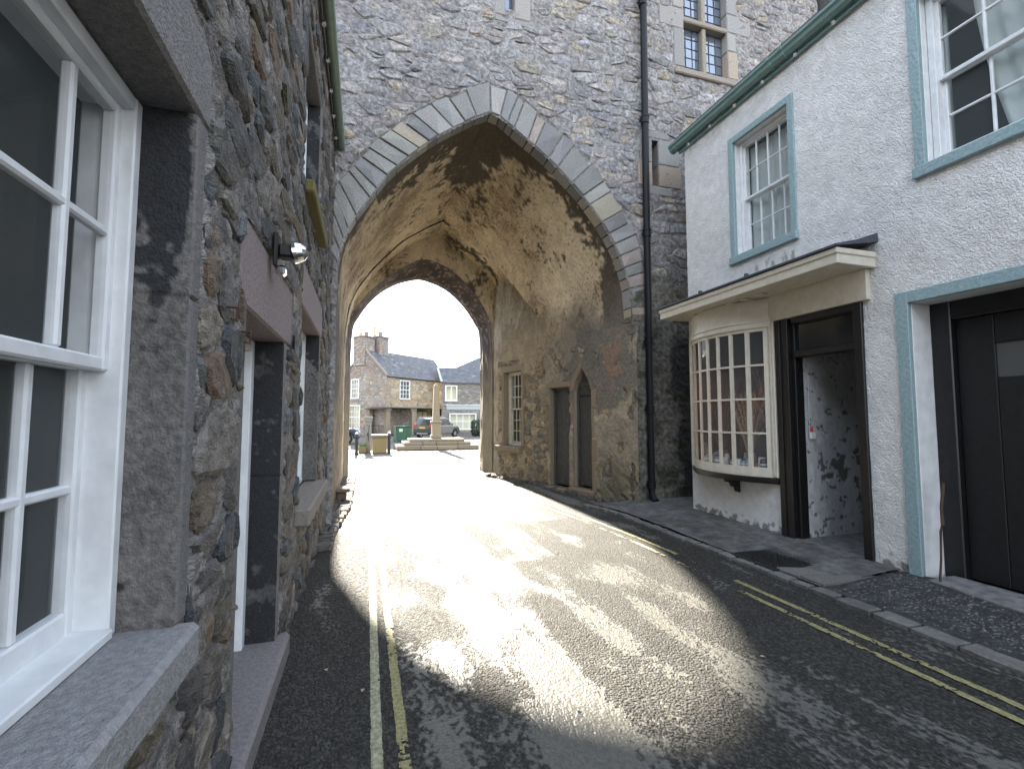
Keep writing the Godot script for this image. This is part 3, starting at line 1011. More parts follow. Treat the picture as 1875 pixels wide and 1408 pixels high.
	reveal("reveal", FJ.call(6.020), -0.20, -0.004, 0.86, 2.55, Color(0.21, 0.20, 0.185), black, func(a, b):
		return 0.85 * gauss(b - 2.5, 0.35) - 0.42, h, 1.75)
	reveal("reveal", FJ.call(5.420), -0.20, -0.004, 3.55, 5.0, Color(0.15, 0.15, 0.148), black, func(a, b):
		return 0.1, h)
	# sills and step
	var sill := MB.new()
	sill.col = Color(0.38, 0.375, 0.375)
	sill.fbox(F, Vector3(-0.6, 0.845, -0.30), Vector3(1.735, 0.972, 0.058), 0.016)
	obj("sill", sill, M.ashlar, h)
	sill = MB.new()
	sill.col = Color(0.36, 0.31, 0.27)
	sill.fbox(F, Vector3(4.24, 0.70, -0.14), Vector3(6.2, 0.845, 0.12), 0.016)
	obj("sill", sill, M.ashlar, h)
	sill = MB.new()
	sill.col = Color(0.24, 0.20, 0.07)
	sill.fbox(F, Vector3(4.1, 3.44, -0.10), Vector3(5.5, 3.545, 0.10), 0.012)
	obj("sill", sill, M.ashlar, h)
	sill = MB.new()
	sill.col = Color(0.30, 0.27, 0.265)
	sill.fbox(F, Vector3(2.28, -0.02, -0.30), Vector3(3.66, 0.135, 0.072), 0.022)
	obj("step", sill, M.ashlar, h)
	# windows
	rng.seed = 91
	sash_window(h, F, 0.40, 1.70, 0.973, 2.565, -0.15, 3, 2, 2, 0.042, M.white_paint, 0.026, 0.04, 0.49, [0.66, 1.43])
	sash_window(h, F, 4.38, 6.015, 0.85, 2.545, -0.15, 3, 2, 2, 0.07, M.white_paint, 0.026, 0.048)
	sash_window(h, F, 4.21, 5.415, 3.55, 4.995, -0.13, 3, 2, 2, 0.06, M.white_paint, 0.024, 0.045)
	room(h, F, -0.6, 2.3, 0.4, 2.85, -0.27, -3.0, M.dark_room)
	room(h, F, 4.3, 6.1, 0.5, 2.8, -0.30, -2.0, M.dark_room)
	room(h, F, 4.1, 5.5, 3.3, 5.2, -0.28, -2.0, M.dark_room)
	# white door, closed, with its frame
	var d := part("door", h)
	var mb := MB.new()
	mb.fbox(F, Vector3(3.44, 0.12, -0.30), Vector3(3.518, 2.098, -0.18), 0.006)
	mb.fbox(F, Vector3(2.432, 0.12, -0.30), Vector3(2.51, 2.098, -0.18), 0.006)
	mb.fbox(F, Vector3(2.51, 2.02, -0.30), Vector3(3.44, 2.098, -0.182), 0.006)
	obj("door_frame", mb, M.white_paint, d)
	mb = MB.new()
	mb.fbox(F, Vector3(2.515, 0.13, -0.29), Vector3(3.435, 2.015, -0.24), 0.004)
	obj("leaf", mb, M.white_paint, d)
	for q in [[2.62, 0.30, 2.93, 0.95], [3.02, 0.30, 3.33, 0.95], [2.62, 1.1, 2.93, 1.9], [3.02, 1.1, 3.33, 1.9]]:
		mb = MB.new()
		mb.fbox(F, Vector3(q[0], q[1], -0.245), Vector3(q[2], q[3], -0.228), 0.008)
		obj("panel", mb, M.white_paint, d)
	# eaves, roof and gutter
	mb = MB.new()
	mb.col = Color(0.07, 0.05, 0.035)
	mb.fbox(F, Vector3(-4.0, 5.70, -0.2), Vector3(7.48, 5.86, 0.03), 0.006)
	obj("fascia", mb, M.paint_any, h)
	mb = MB.new()
	mb.col = Color(0.07, 0.075, 0.085)
	mb.slab(Transform3D(Basis(Vector3(1, 0, 0), Vector3(0, 1, 0), Vector3(0, 0, 1)), Vector3(0, 0, -7.48)), PackedVector2Array([Vector2(-0.44, 5.86), Vector2(-0.44, 5.94), Vector2(-4.0, 8.6), Vector2(-7.5, 5.94), Vector2(-7.5, 5.86), Vector2(-4.0, 8.5)]), 0.0, 11.5, 0.0)
	obj("roof", mb, M.slate, h)
	mb = MB.new()
	mb.col = Color(0.2, 0.19, 0.18)
	mb.fbox(F, Vector3(-4.15, -0.1, -7.0), Vector3(-4.0, 8.4, -0.02), 0.0)
	mb.fbox(F, Vector3(-4.0, -0.1, -7.1), Vector3(7.45, 5.9, -7.0), 0.0)
	obj("rear_wall", mb, M.mortar, h)
	var g := part("gutter", h)
	mb = MB.new()
	mb.tube([Vector3(-0.425, 5.74, 4.0), Vector3(-0.425, 5.72, -7.44)], 0.058, 14)
	obj("pipe", mb, M.green_paint, g)
	for z in [-1.2, -4.15, -7.0]:
		mb = MB.new()
		mb.tube([Vector3(-0.425, 5.73, z + 0.05), Vector3(-0.425, 5.73, z - 0.05)], 0.066, 14)
		obj("collar", mb, M.green_paint, g)
	# string of bulbs under the gutter
	string_lights("string of small clear bulbs hanging under the cottage's green gutter", Vector3(-0.475, 5.665, 0.5), Vector3(-0.475, 5.65, -7.3), 15)
	# curtain inside the big window
	curtain("pale curtain inside the stone cottage's big street window", F, 1.72, 2.0, 0.98, 2.6, -0.33, 4, M.curtain)
	# floodlight
	var fl := thing("flood_light", "small black and chrome floodlight fixed above the cottage's white door", "wall lamp", Vector3(-0.50, 2.52, -2.88))
	mb = MB.new()
	mb.box(Vector3(0.012, 0, 0), Vector3(0.024, 0.19, 0.11), 0.006)
	obj("back_plate", mb, M.black_paint, fl)
	mb = MB.new()
	mb.box(Vector3(0.06, 0.0, 0.0), Vector3(0.075, 0.075, 0.09), 0.012)
	obj("housing", mb, M.black_paint, fl)
	mb = MB.new()
	var BB := Basis(Vector3(0, 0, 1), -1.35)
	mb.lathe(Vector3(0.095, 0.0, 0), [[0.0, 0.075], [0.03, 0.07], [0.05, 0.05], [0.06, 0.02], [0.062, 0.0], [0.05, -0.01]], 18, BB)
	obj("lens", mb, M.chrome, fl)
	mb = MB.new()
	mb.box(Vector3(0.036, -0.11, 0.0), Vector3(0.05, 0.055, 0.07), 0.012)
	obj("sensor", mb, M.chrome, fl)
	# two rusty staples
	for q in [Vector3(-0.50, 1.985, -2.03), Vector3(-0.50, 1.93, -2.26)]:
		mb = MB.new()
		mb.tube([q + Vector3(-0.03, 0.03, 0), q + Vector3(0.025, 0.03, 0.0), q + Vector3(0.025, -0.02, 0.0), q + Vector3(0.02, -0.025, 0.06)], 0.005, 6)
		var o := obj("wall_hook", mb, M.rust, self)
		tag(o, "rusty bent iron hook in the rubble beside the cottage door, the %s of the pair" % ("upper" if q.y > 1.95 else "lower"), "hook", "iron hooks in the rubble wall")

func string_lights(label: String, p0: Vector3, p1: Vector3, count: int) -> void:
	var o := thing("string_lights", label, "string lights")
	var path := []
	var k := count * 4
	for i in k + 1:
		var t := float(i) / k
		path.append(p0.lerp(p1, t) - Vector3(0, 0.012 * absf(sin(t * count * PI)), 0))
	var mb := MB.new()
	mb.tube(path, 0.004, 5)
	obj("cable", mb, M.rubber, o)
	for i in count:
		var p := p0.lerp(p1, (i + 0.5) / count) - Vector3(0, 0.014, 0)
		mb = MB.new()
		mb.lathe(p, [[0.0, 0.0], [0.012, -0.002], [0.012, -0.022], [0.0, -0.022]], 8)
		obj("socket", mb, M.rubber, o)
		mb = MB.new()
		mb.lathe(p, [[0.010, -0.022], [0.022, -0.036], [0.024, -0.048], [0.016, -0.062], [0.0, -0.067]], 10)
		obj("bulb", mb, M.bulb, o)

# ---------------------------------------------------------------- gatehouse
const INNER := [Vector2(-0.44, 3.75), Vector2(-0.40, 4.10), Vector2(-0.26, 4.52), Vector2(0.05, 5.02), Vector2(0.33, 5.44), Vector2(0.69, 5.82), Vector2(1.03, 6.13), Vector2(1.47, 6.45), Vector2(1.94, 6.73), Vector2(2.20, 6.62), Vector2(2.53, 6.40), Vector2(2.89, 6.17), Vector2(3.32, 5.81), Vector2(3.70, 5.45), Vector2(4.05, 5.02), Vector2(4.30, 4.62), Vector2(4.46, 4.24), Vector2(4.55, 3.85), Vector2(4.58, 3.4)]
const OUTER := [Vector2(-0.70, 3.95), Vector2(-0.62, 4.6), Vector2(-0.52, 5.09), Vector2(-0.30, 5.40), Vector2(-0.11, 5.68), Vector2(0.23, 6.05), Vector2(0.59, 6.42), Vector2(1.15, 6.82), Vector2(1.92, 7.26), Vector2(2.40, 7.16), Vector2(2.71, 6.96), Vector2(3.15, 6.68), Vector2(3.71, 6.27), Vector2(4.13, 5.77), Vector2(4.52, 5.32), Vector2(4.75, 4.85), Vector2(4.90, 4.42), Vector2(4.98, 3.95), Vector2(5.02, 3.4)]
const V_LF := [Vector2(-0.47, -0.3), Vector2(-0.47, 1.5), Vector2(-0.47, 3.0), Vector2(-0.46, 3.7), Vector2(-0.36, 4.35), Vector2(-0.05, 5.02), Vector2(0.26, 5.48), Vector2(0.63, 5.88), Vector2(0.99, 6.2), Vector2(1.45, 6.53), Vector2(1.94, 6.82)]
const V_LB := [Vector2(-0.52, -0.3), Vector2(-0.52, 1.5), Vector2(-0.52, 3.0), Vector2(-0.50, 3.9), Vector2(-0.34, 4.6), Vector2(-0.02, 5.15), Vector2(0.29, 5.55), Vector2(0.62, 5.92), Vector2(0.97, 6.24), Vector2(1.38, 6.52), Vector2(1.9, 6.84)]
const V_RF := [Vector2(4.62, -0.3), Vector2(4.62, 1.5), Vector2(4.62, 3.0), Vector2(4.60, 3.85), Vector2(4.52, 4.3), Vector2(4.36, 4.7), Vector2(4.12, 5.1), Vector2(3.77, 5.54), Vector2(3.36, 5.92), Vector2(2.62, 6.5), Vector2(1.94, 6.82)]
const V_RB := [Vector2(3.44, -0.3), Vector2(3.44, 1.5), Vector2(3.44, 3.0), Vector2(3.40, 3.9), Vector2(3.30, 4.5), Vector2(3.15, 5.0), Vector2(2.95, 5.45), Vector2(2.70, 5.85), Vector2(2.45, 6.2), Vector2(2.2, 6.52), Vector2(1.9, 6.84)]
const W_RB := [Vector2(3.44, -0.3), Vector2(3.44, 1.5), Vector2(3.44, 3.0), Vector2(3.44, 4.2), Vector2(3.44, 4.9), Vector2(3.44, 5.3), Vector2(3.40, 5.56), Vector2(3.15, 5.86), Vector2(2.8, 6.18), Vector2(2.38, 6.5), Vector2(1.9, 6.82)]
const EDGE := [-10.1, -10.1, -10.2, -10.4, -10.9, -11.2, -11.5, -11.75, -12.0, -12.2, -12.4]

func edge_z(s: float) -> float:      # where the first bay stops on its right side
	var f := clampf(s, 0.0, 1.0) * 10.0
	var i := mini(int(f), 9)
	return lerpf(EDGE[i], EDGE[i + 1], f - i)

func bay_wall(z: float) -> float:
	return wall_x(z) + 0.03 if z > -12.3 else lerpf(wall_x(-12.3) + 0.03, 3.53, clampf((-z - 12.3) * 20.0, 0.0, 1.0))

func second_right(s: float, z: float) -> Vector2:
	var q := along(W_RB, s) + Vector2(-0.028, -0.045) * smoothstep(0.5, 0.7, s)
	q.x += (bay_wall(z) - 3.44) * smoothstep(1.0, 0.5, s)
	return q
const RING_F := [Vector2(-0.50, -0.3), Vector2(-0.50, 2.0), Vector2(-0.50, 4.1), Vector2(-0.21, 4.60), Vector2(0.13, 5.03), Vector2(0.58, 5.45), Vector2(1.08, 5.80), Vector2(1.55, 5.98), Vector2(2.05, 5.86), Vector2(2.45, 5.62), Vector2(2.80, 5.30), Vector2(3.13, 4.90), Vector2(3.38, 4.45), Vector2(3.48, 4.0), Vector2(3.49, 2.0), Vector2(3.49, -0.3)]
const RING_B := [Vector2(-0.41, -0.3), Vector2(-0.41, 2.0), Vector2(-0.39, 3.90), Vector2(-0.20, 4.45), Vector2(0.12, 4.92), Vector2(0.50, 5.27), Vector2(0.96, 5.52), Vector2(1.46, 5.65), Vector2(1.88, 5.57), Vector2(2.23, 5.42), Vector2(2.58, 5.17), Vector2(2.91, 4.81), Vector2(3.18, 4.41), Vector2(3.33, 3.95), Vector2(3.36, 2.0), Vector2(3.36, -0.3)]

func along(pts: Array, s: float) -> Vector2:      # smooth point on a chain, s in 0..1 by index
	var f := clampf(s, 0.0, 1.0) * (pts.size() - 1)
	var i := mini(int(f), pts.size() - 2)
	var t := f - i
	var a: Vector2 = pts[maxi(i - 1, 0)]; var b: Vector2 = pts[i]; var c: Vector2 = pts[i + 1]; var d: Vector2 = pts[mini(i + 2, pts.size() - 1)]
	return b.cubic_interpolate(c, a, d, t)

func soot(p: Vector3) -> float:
	return mid.get_noise_3d(p.x * 40.0, p.y * 17.0, p.z * 30.0) * 0.8 + fine.get_noise_3d(p.x * 60.0, p.y * 60.0, p.z * 60.0) * 0.5

func vault_colour(p: Vector3) -> Color:
	var n1 := big.get_noise_3d(p.x * 22.0, p.y * 22.0, p.z * 22.0)
	var n2 := mid.get_noise_3d(p.x * 60.0 + 40.0, p.y * 60.0, p.z * 60.0)
	var c := Color(0.88, 0.735, 0.515).lerp(Color(0.73, 0.59, 0.40), smoothstep(-0.3, 0.4, n1)) * (1.0 + 0.3 * n2)
	# bare brownish patches where the skim is gone
	c = c.lerp(Color(0.34, 0.245, 0.15), 0.6 * smoothstep(0.16, 0.36, n1 * 0.8 + n2 * 0.6 + 0.22 * gauss(p.x - 0.6, 0.7) * smoothstep(-12.5, -9.5, p.z)))
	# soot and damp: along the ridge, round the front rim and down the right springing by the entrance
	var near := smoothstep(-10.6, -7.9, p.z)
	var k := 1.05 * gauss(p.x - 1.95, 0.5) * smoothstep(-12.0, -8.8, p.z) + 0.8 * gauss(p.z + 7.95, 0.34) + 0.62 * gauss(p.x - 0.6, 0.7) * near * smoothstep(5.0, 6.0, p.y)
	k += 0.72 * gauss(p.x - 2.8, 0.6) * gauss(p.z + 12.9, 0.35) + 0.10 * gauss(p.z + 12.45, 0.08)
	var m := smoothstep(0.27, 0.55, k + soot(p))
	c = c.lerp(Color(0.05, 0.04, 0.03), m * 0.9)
	# specks of mould
	if fine.get_noise_3d(p.x * 170.0, p.y * 170.0, p.z * 170.0) + 0.5 * n1 > 0.42:
		c = c.lerp(Color(0.15, 0.11, 0.07), 0.8)
	# pale runs of lime on the left haunch
	var r := absf(mid.get_noise_2d(p.z * 22.0, p.y * 5.0))
	if p.x < 0.9 and p.y > 4.0 and r < 0.022 and big.get_noise_2d(p.z * 90.0, p.y * 60.0) > 0.05:
		c = c.lerp(Color(0.55, 0.47, 0.36), 0.8)
	return c

func build_gatehouse() -> void:
	var h := thing("gatehouse", "tall grey rubble stone gatehouse with a pointed archway over the road", "gatehouse", Vector3.ZERO)
	var F := Transform3D(Basis(), Vector3(0, 0, -7.5))
	var hole := PackedVector2Array([Vector2(-0.44, -0.3)])
	for q in INNER:
		hole.append(q)
	hole.append_array([Vector2(4.62, 1.5), Vector2(4.62, -0.3)])
	var ring := PackedVector2Array([Vector2(-0.7, -0.3)])
	for q in OUTER:
		ring.append(q)
	ring.append(Vector2(5.02, -0.3))
	var slit := rects(5.08, 5.92, 5.21, 6.80)
	var mull := rects(5.86, 8.38, 6.90, 10.4)
	var tiny := rects(2.19, 8.66, 2.36, 10.2)
	var md := func(a: float, b: float) -> float:
		var d := 0.020 + mid.get_noise_2d(a * 60.0, b * 90.0) * 0.030 + fine.get_noise_2d(a * 110.0, b * 160.0) * 0.016
		if b > 3.3 and Geometry2D.is_point_in_polygon(Vector2(a, b), ring):
			d = minf(d, 0.0)
		if b < 4.4 and a > 4.5:
			d += 0.028 * smoothstep(4.4, 4.0, b)
		return d
	var mc := func(a: float, b: float) -> Color:
		var n1 := big.get_noise_2d(a * 30.0, b * 30.0)
		var n2 := fine.get_noise_2d(a * 80.0, b * 80.0)
		var c := Color(0.58, 0.55, 0.535).lerp(Color(0.48, 0.445, 0.42), smoothstep(-0.2, 0.4, n1)) * (1.0 + 0.4 * n2)
		if b < 4.6 and a > 4.4:
			var t := smoothstep(4.6, 3.9, b)
			var low := Color(0.27, 0.255, 0.22).lerp(Color(0.36, 0.335, 0.28), smoothstep(-0.3, 0.3, n1)) * (1.0 + 0.5 * n2)
			# black damp stain in the corner by the house, with a ragged edge
			var wet := smoothstep(0.0, 0.14, (a - 5.36) + 0.30 * mid.get_noise_2d(a * 30.0, b * 22.0) - 0.10 * smoothstep(1.2, 0.2, b)) * smoothstep(3.5, 2.9, b)
			low = low.lerp(Color(0.055, 0.052, 0.05), wet * 0.9)
			var moss := smoothstep(0.15, 0.4, mid.get_noise_2d(a * 40.0 + 9.0, b * 40.0) + 0.5 * gauss(b - 0.2, 0.35) * gauss(a - 5.2, 0.4))
			low = low.lerp(Color(0.075, 0.085, 0.04), moss * 0.7)
			c = c.lerp(low, t)
		return c
	wall_sheet("facade", F, -0.7, 9.4, -0.1, 10.9, 0.024, md, mc, [hole, slit, mull, tiny], M.mortar, h)
	# rubble of the facade
	var pal := [Color(0.465, 0.441, 0.430), Color(0.526, 0.494, 0.481), Color(0.403, 0.389, 0.380), Color(0.570, 0.538, 0.514), Color(0.491, 0.446, 0.422), Color(0.439, 0.420, 0.418), Color(0.622, 0.581, 0.539), Color(0.386, 0.367, 0.359), Color(0.587, 0.516, 0.418)]
	var solid := [ring, rects(4.72, 5.72, 5.75, 6.95), rects(5.60, 8.15, 7.15, 10.9), rects(1.98, 8.5, 2.66, 10.9), rects(4.4, -0.2, 9.4, 3.4)]
	var list := cells(-0.6, 3.4, 9.3, 10.8, Vector2(0.07, 0.29), Vector2(0.11, 0.64), 1.9, solid, 0.008, 202)
	# low on the pier the stones are mostly hidden by render
	var kept := []
	for p in list:
		if p[0].y > 4.3 or rng.randf() < 0.55:
			kept.append(p)
	lay(kept, F, pal, Vector2(0.010, 0.044), -0.04, 0.022, 0.018, 300, Vector3(0, 1.6, 0), M.rubble, h, "stone", 0.2)
	# voussoirs: fourteen or so a side, uneven in width, length and tone
	rng.seed = 18
	var vp := [Color(0.423, 0.414, 0.390), Color(0.478, 0.465, 0.441), Color(0.384, 0.375, 0.359), Color(0.517, 0.500, 0.473), Color(0.447, 0.433, 0.390), Color(0.376, 0.351, 0.343), Color(0.580, 0.512, 0.394), Color(0.548, 0.461, 0.406)]
	for side in 2:
		var s0 := 0.0 if side == 0 else 8.0
		var cuts := []
		var k := 17 if side == 0 else 19
		for i in k + 1:
			cuts.append(s0 / 18.0 + ((8.0 if side == 0 else 10.0) / 18.0) * clampf((i + (rng.randf_range(-0.22, 0.22) if i > 0 and i < k else 0.0)) / k, 0.0, 1.0))
		for i in k:
			var c0: float = cuts[i]; var c1: float = cuts[i + 1]
			var out := rng.randf_range(-0.07, 0.03)
			var p := [along(INNER, c0), along(INNER, c1), along(OUTER, c1), along(OUTER, c0)]
			p[2] = p[2].move_toward(p[1], -out)
			p[3] = p[3].move_toward(p[0], -out)
			var poly := largest(Geometry2D.offset_polygon(PackedVector2Array(p), -0.011, Geometry2D.JOIN_MITER))
			if poly.size() < 3:
				poly = PackedVector2Array(p)
				poly = largest(Geometry2D.offset_polygon(PackedVector2Array([p[3], p[2], p[1], p[0]]), -0.011, Geometry2D.JOIN_MITER))
			if poly.size() < 3:
				continue
			var mb := MB.new()
			mb.col = vary(vp[rng.randi() % (6 if rng.randf() < 0.8 else 8)], 0.1)
			stone(mb, F, poly, rng.randf_range(0.024, 0.042), -0.26, 0.014, 0.02, 0.006)
			obj("voussoir", mb, M.ashlar, h)
	# right jamb of the arch
	var y := -0.15
	while y < 3.42:
		var hh := rng.randf_range(0.2, 0.42)
		var mb := MB.new()
		mb.col = vary([Color(0.24, 0.20, 0.15), Color(0.20, 0.175, 0.14), Color(0.28, 0.21, 0.16)][rng.randi() % 3], 0.2)
		var w := rng.randf_range(0.10, 0.26)
		mb.fbox(F, Vector3(4.585 + rng.randf_range(-0.012, 0.012), y + 0.008, -0.27), Vector3(4.6 + w, minf(y + hh, 3.46) - 0.008, 0.02 + rng.randf_range(0.0, 0.022)), 0.02)
		obj("jamb_stone", mb, M.rubble, h)
		y += hh
	# dressed blocks round the slit and the windows
	for q in [[4.78, 5.9, 5.07, 6.35, 1], [4.82, 6.36, 5.07, 6.82, 0], [5.22, 5.92, 5.72, 6.34, 1], [5.22, 6.35, 5.68, 6.84, 0], [4.95, 6.84, 5.45, 6.98, 0], [4.9, 5.74, 5.5, 5.91, 0], [2.0, 8.52, 2.185, 9.2, 0], [2.0, 9.21, 2.185, 9.9, 0], [2.365, 8.52, 2.66, 9.4, 0], [2.365, 9.41, 2.62, 10.1, 0], [2.0, 8.4, 2.66, 8.51, 0], [5.62, 8.42, 5.855, 9.2, 0], [5.30, 9.2, 5.855, 9.62, 0], [5.62, 9.63, 5.855, 10.4, 0], [6.905, 8.42, 7.15, 9.0, 1], [6.905, 9.01, 7.12, 9.4, 0], [6.905, 9.41, 7.5, 9.8, 0], [6.905, 9.81, 7.15, 10.4, 0]]:
		var mb := MB.new()
		mb.col = vary(Color(0.55, 0.45, 0.345) if q[4] == 1 else Color(0.45, 0.43, 0.40), 0.1)
		mb.fbox(F, Vector3(q[0], q[1], -0.25), Vector3(q[2], q[3], 0.036), 0.014)
		obj("dressed_stone", mb, M.ashlar, h)
	# dark wall inside the slit
	var mb := MB.new()
	mb.fbox(F, Vector3(4.9, 5.7, -1.4), Vector3(5.4, 7.0, -1.3), 0.0)
	mb.fbox(F, Vector3(5.06, 5.8, -1.3), Vector3(5.08, 6.9, -0.25), 0.0)
	mb.fbox(F, Vector3(5.21, 5.8, -1.3), Vector3(5.23, 6.9, -0.25), 0.0)
	obj("slit_lining", mb, M.dark_room, h)
	# mullioned window
	var w := part("mullioned_window", h)
	for q in [[6.335, 8.38, 6.43, 9.39, -0.2, -0.02], [6.335, 9.50, 6.43, 10.4, -0.2, -0.02], [5.82, 9.39, 6.94, 9.50, -0.22, 0.02], [5.62, 8.25, 7.14, 8.385, -0.24, 0.075]]:
		mb = MB.new()
		mb.col = vary(Color(0.42, 0.37, 0.30), 0.1)
		mb.fbox(F, Vector3(q[0], q[1], q[4]), Vector3(q[2], q[3], q[5]), 0.02)
		obj("sill" if q[1] < 8.3 else ("transom" if q[0] < 6.0 else "mullion"), mb, M.ashlar, w)
	rng.seed = 6
	for q in [[5.86, 8.385, 6.335, 9.39], [6.43, 8.385, 6.90, 9.39], [5.86, 9.50, 6.335, 10.4], [6.43, 9.50, 6.90, 10.4]]:
		var came := MB.new()
		for i in 4:
			var x := lerpf(q[0], q[2], i / 3.0)
			came.fbox(F, Vector3(x - 0.006, q[1], -0.165), Vector3(x + 0.006, q[3], -0.135), 0.002)
		for i in 6:
			var yy := lerpf(q[1], q[3], i / 5.0)
			came.fbox(F, Vector3(q[0], yy - 0.005, -0.163), Vector3(q[2], yy + 0.005, -0.137), 0.002)
		obj("lead_came", came, M.lead, w)
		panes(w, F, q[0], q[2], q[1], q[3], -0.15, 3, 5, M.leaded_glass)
	mb = MB.new()
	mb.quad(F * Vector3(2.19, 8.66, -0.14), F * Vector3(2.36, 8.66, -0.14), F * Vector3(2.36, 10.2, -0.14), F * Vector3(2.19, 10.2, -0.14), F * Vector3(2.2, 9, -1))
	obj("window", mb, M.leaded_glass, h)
	# vault: lofted from the front arch to the chevron line
	var z0 := -7.72
	var z1 := -12.4
	for side in 2:
		var A: Array = V_LF if side == 0 else V_RF
		var B: Array = V_LB if side == 0 else V_RB
		var s0 := 0.0 if side == 0 else 0.2
		var na := 190 if side == 0 else 150
		var nb := 150
		sheet("vault", na, nb, func(i, j):
			var s := lerpf(s0, 1.0, float(i) / (na - 1))
			var z := lerpf(z0, z1 if side == 0 else edge_z(s), float(j) / (nb - 1))
			var t := (z - z0) / (z1 - z0)
			var q := along(A, s).lerp(along(B, s), t)
			var d := mid.get_noise_3d(q.x * 28.0, q.y * 28.0, z * 28.0) * 0.030 + fine.get_noise_3d(q.x * 90.0, q.y * 90.0, z * 90.0) * 0.012
			var inw := (Vector2(1.9, 3.2) - q).normalized()
			if s < 0.35:
				inw = Vector2(1.0 if side == 0 else -1.0, 0.0)
			if s > 0.995:
				d = mid.get_noise_1d(z * 40.0) * 0.012
				inw = Vector2(0, -1)
			return Vector3(q.x + inw.x * d, q.y + inw.y * d, z), func(p):
			var c := vault_colour(p)
			if p.y < 4.2:
				c = c.lerp(passage_colour(p), smoothstep(4.3, 3.2, p.y + 0.5 * big.get_noise_2d(p.z * 40.0, p.y * 40.0)))
			return c, Vector3.ZERO, M.plaster, h)
	# second bay, slightly smaller on the left, opening wider on the right, and the wall round the far arch
	var LB := []
	var RB := []
	for i in V_LB.size():
		LB.append(V_LB[i] + Vector2(0.0 if i < 3 else 0.016, 0.0 if i < 3 else -0.026))
		RB.append(second_right(i / 10.0, -13.2))
	for side in 3:
		var na := 130
		var nb := 34 if side != 1 else 80
		var sa := 0.215 if side == 1 else 0.0
		var sb := 0.36 if side == 2 else 1.0
		sheet("second_vault", na, nb, func(i, j):
			var s := lerpf(sa, sb, float(i) / (na - 1))
			var z := lerpf(-12.36 if side != 1 else edge_z(s) + 0.06, -13.24, float(j) / (nb - 1))
			var q := along(LB, s) if side == 0 else second_right(s, z)
			var d := mid.get_noise_3d(q.x * 28.0, q.y * 28.0, z * 28.0) * 0.022 + fine.get_noise_3d(q.x * 90.0, q.y * 90.0, z * 90.0) * 0.01
			return Vector3(q.x + (d if side == 0 else -d), q.y - d * smoothstep(0.4, 0.6, s), z), func(p):
			var c := vault_colour(p)
			if p.x > 3.2:
				var k: float = smoothstep(5.5, 5.1, p.y) * smoothstep(2.9, 3.4, p.y + 0.5 * mid.get_noise_2d(p.z * 60.0, p.y * 12.0))
				var lime := Color(0.46, 0.42, 0.34).lerp(Color(0.36, 0.30, 0.215), smoothstep(-0.1, 0.3, mid.get_noise_2d(p.z * 55.0, p.y * 25.0) + 0.35 * smoothstep(-12.2, -11.2, p.z)))
				c = c.lerp(lime * (1.0 + 0.4 * fine.get_noise_2d(p.y * 60.0, p.z * 60.0)), k)
				c = c.lerp(passage_colour(p), smoothstep(4.1, 3.3, p.y + 0.6 * mid.get_noise_2d(p.z * 50.0, p.y * 20.0)))
			return c, Vector3.ZERO, M.plaster, h)
	# the faces between the bays (the chevron step)
	sheet("step_face", 120, 3, func(i, j):
		var s: float = i / 119.0
		var q := along(V_LB, s).lerp(along(LB, s), j / 2.0)
		return Vector3(q.x, q.y, -12.385 + 0.004 * fine.get_noise_1d(s * 300.0)), func(p): return vault_colour(p), Vector3(0, 0, 1), M.plaster, h)
	sheet("step_face", 120, 4, func(i, j):
		var s: float = lerpf(0.28, 1.0, i / 119.0)
		var z := edge_z(s)
		var q := along(V_RF, s).lerp(along(V_RB, s), (z - z0) / (z1 - z0))
		q = q.lerp(second_right(s, z) + Vector2(0.02, 0.03), j / 3.0)
		return Vector3(q.x, q.y, z - 0.03 * j / 3.0), func(p): return vault_colour(p), Vector3(0, 0, 0), M.plaster, h)
	var tn := 121
	sheet("arch_wall", tn, 12, func(i, j):
		var s := float(i) / (tn - 1)
		var o := along(LB, s * 2.0) if s < 0.5 else along(RB, (1.0 - s) * 2.0)
		var r := along(RING_F, s)
		var t: float = j / 11.0
		var q := r.lerp(o, t * 1.02)
		return Vector3(q.x, q.y, -13.2 + mid.get_noise_2d(q.x * 30.0, q.y * 30.0) * 0.02), func(p): return vault_colour(p).lerp(passage_colour(p), smoothstep(4.2, 3.2, p.y)), Vector3(0, 0, 1), M.plaster, h)
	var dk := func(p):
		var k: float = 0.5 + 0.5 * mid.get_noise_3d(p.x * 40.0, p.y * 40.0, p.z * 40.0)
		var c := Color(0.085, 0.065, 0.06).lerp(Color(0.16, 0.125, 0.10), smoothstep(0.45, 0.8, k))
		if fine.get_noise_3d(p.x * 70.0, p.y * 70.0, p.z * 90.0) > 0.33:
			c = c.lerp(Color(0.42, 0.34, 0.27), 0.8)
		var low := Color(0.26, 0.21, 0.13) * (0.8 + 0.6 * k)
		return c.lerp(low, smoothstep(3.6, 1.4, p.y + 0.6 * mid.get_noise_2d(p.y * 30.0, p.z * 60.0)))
	# soffit of the far arch: chamfer, dark band, thin outer edge
	var bands := [[RING_F, -13.2, RING_F, -13.2, 0.0, 0.35], [RING_F, -13.42, RING_B, -13.75, 0.35, 1.0], [RING_B, -13.75, RING_B, -14.12, 1.0, 1.0]]
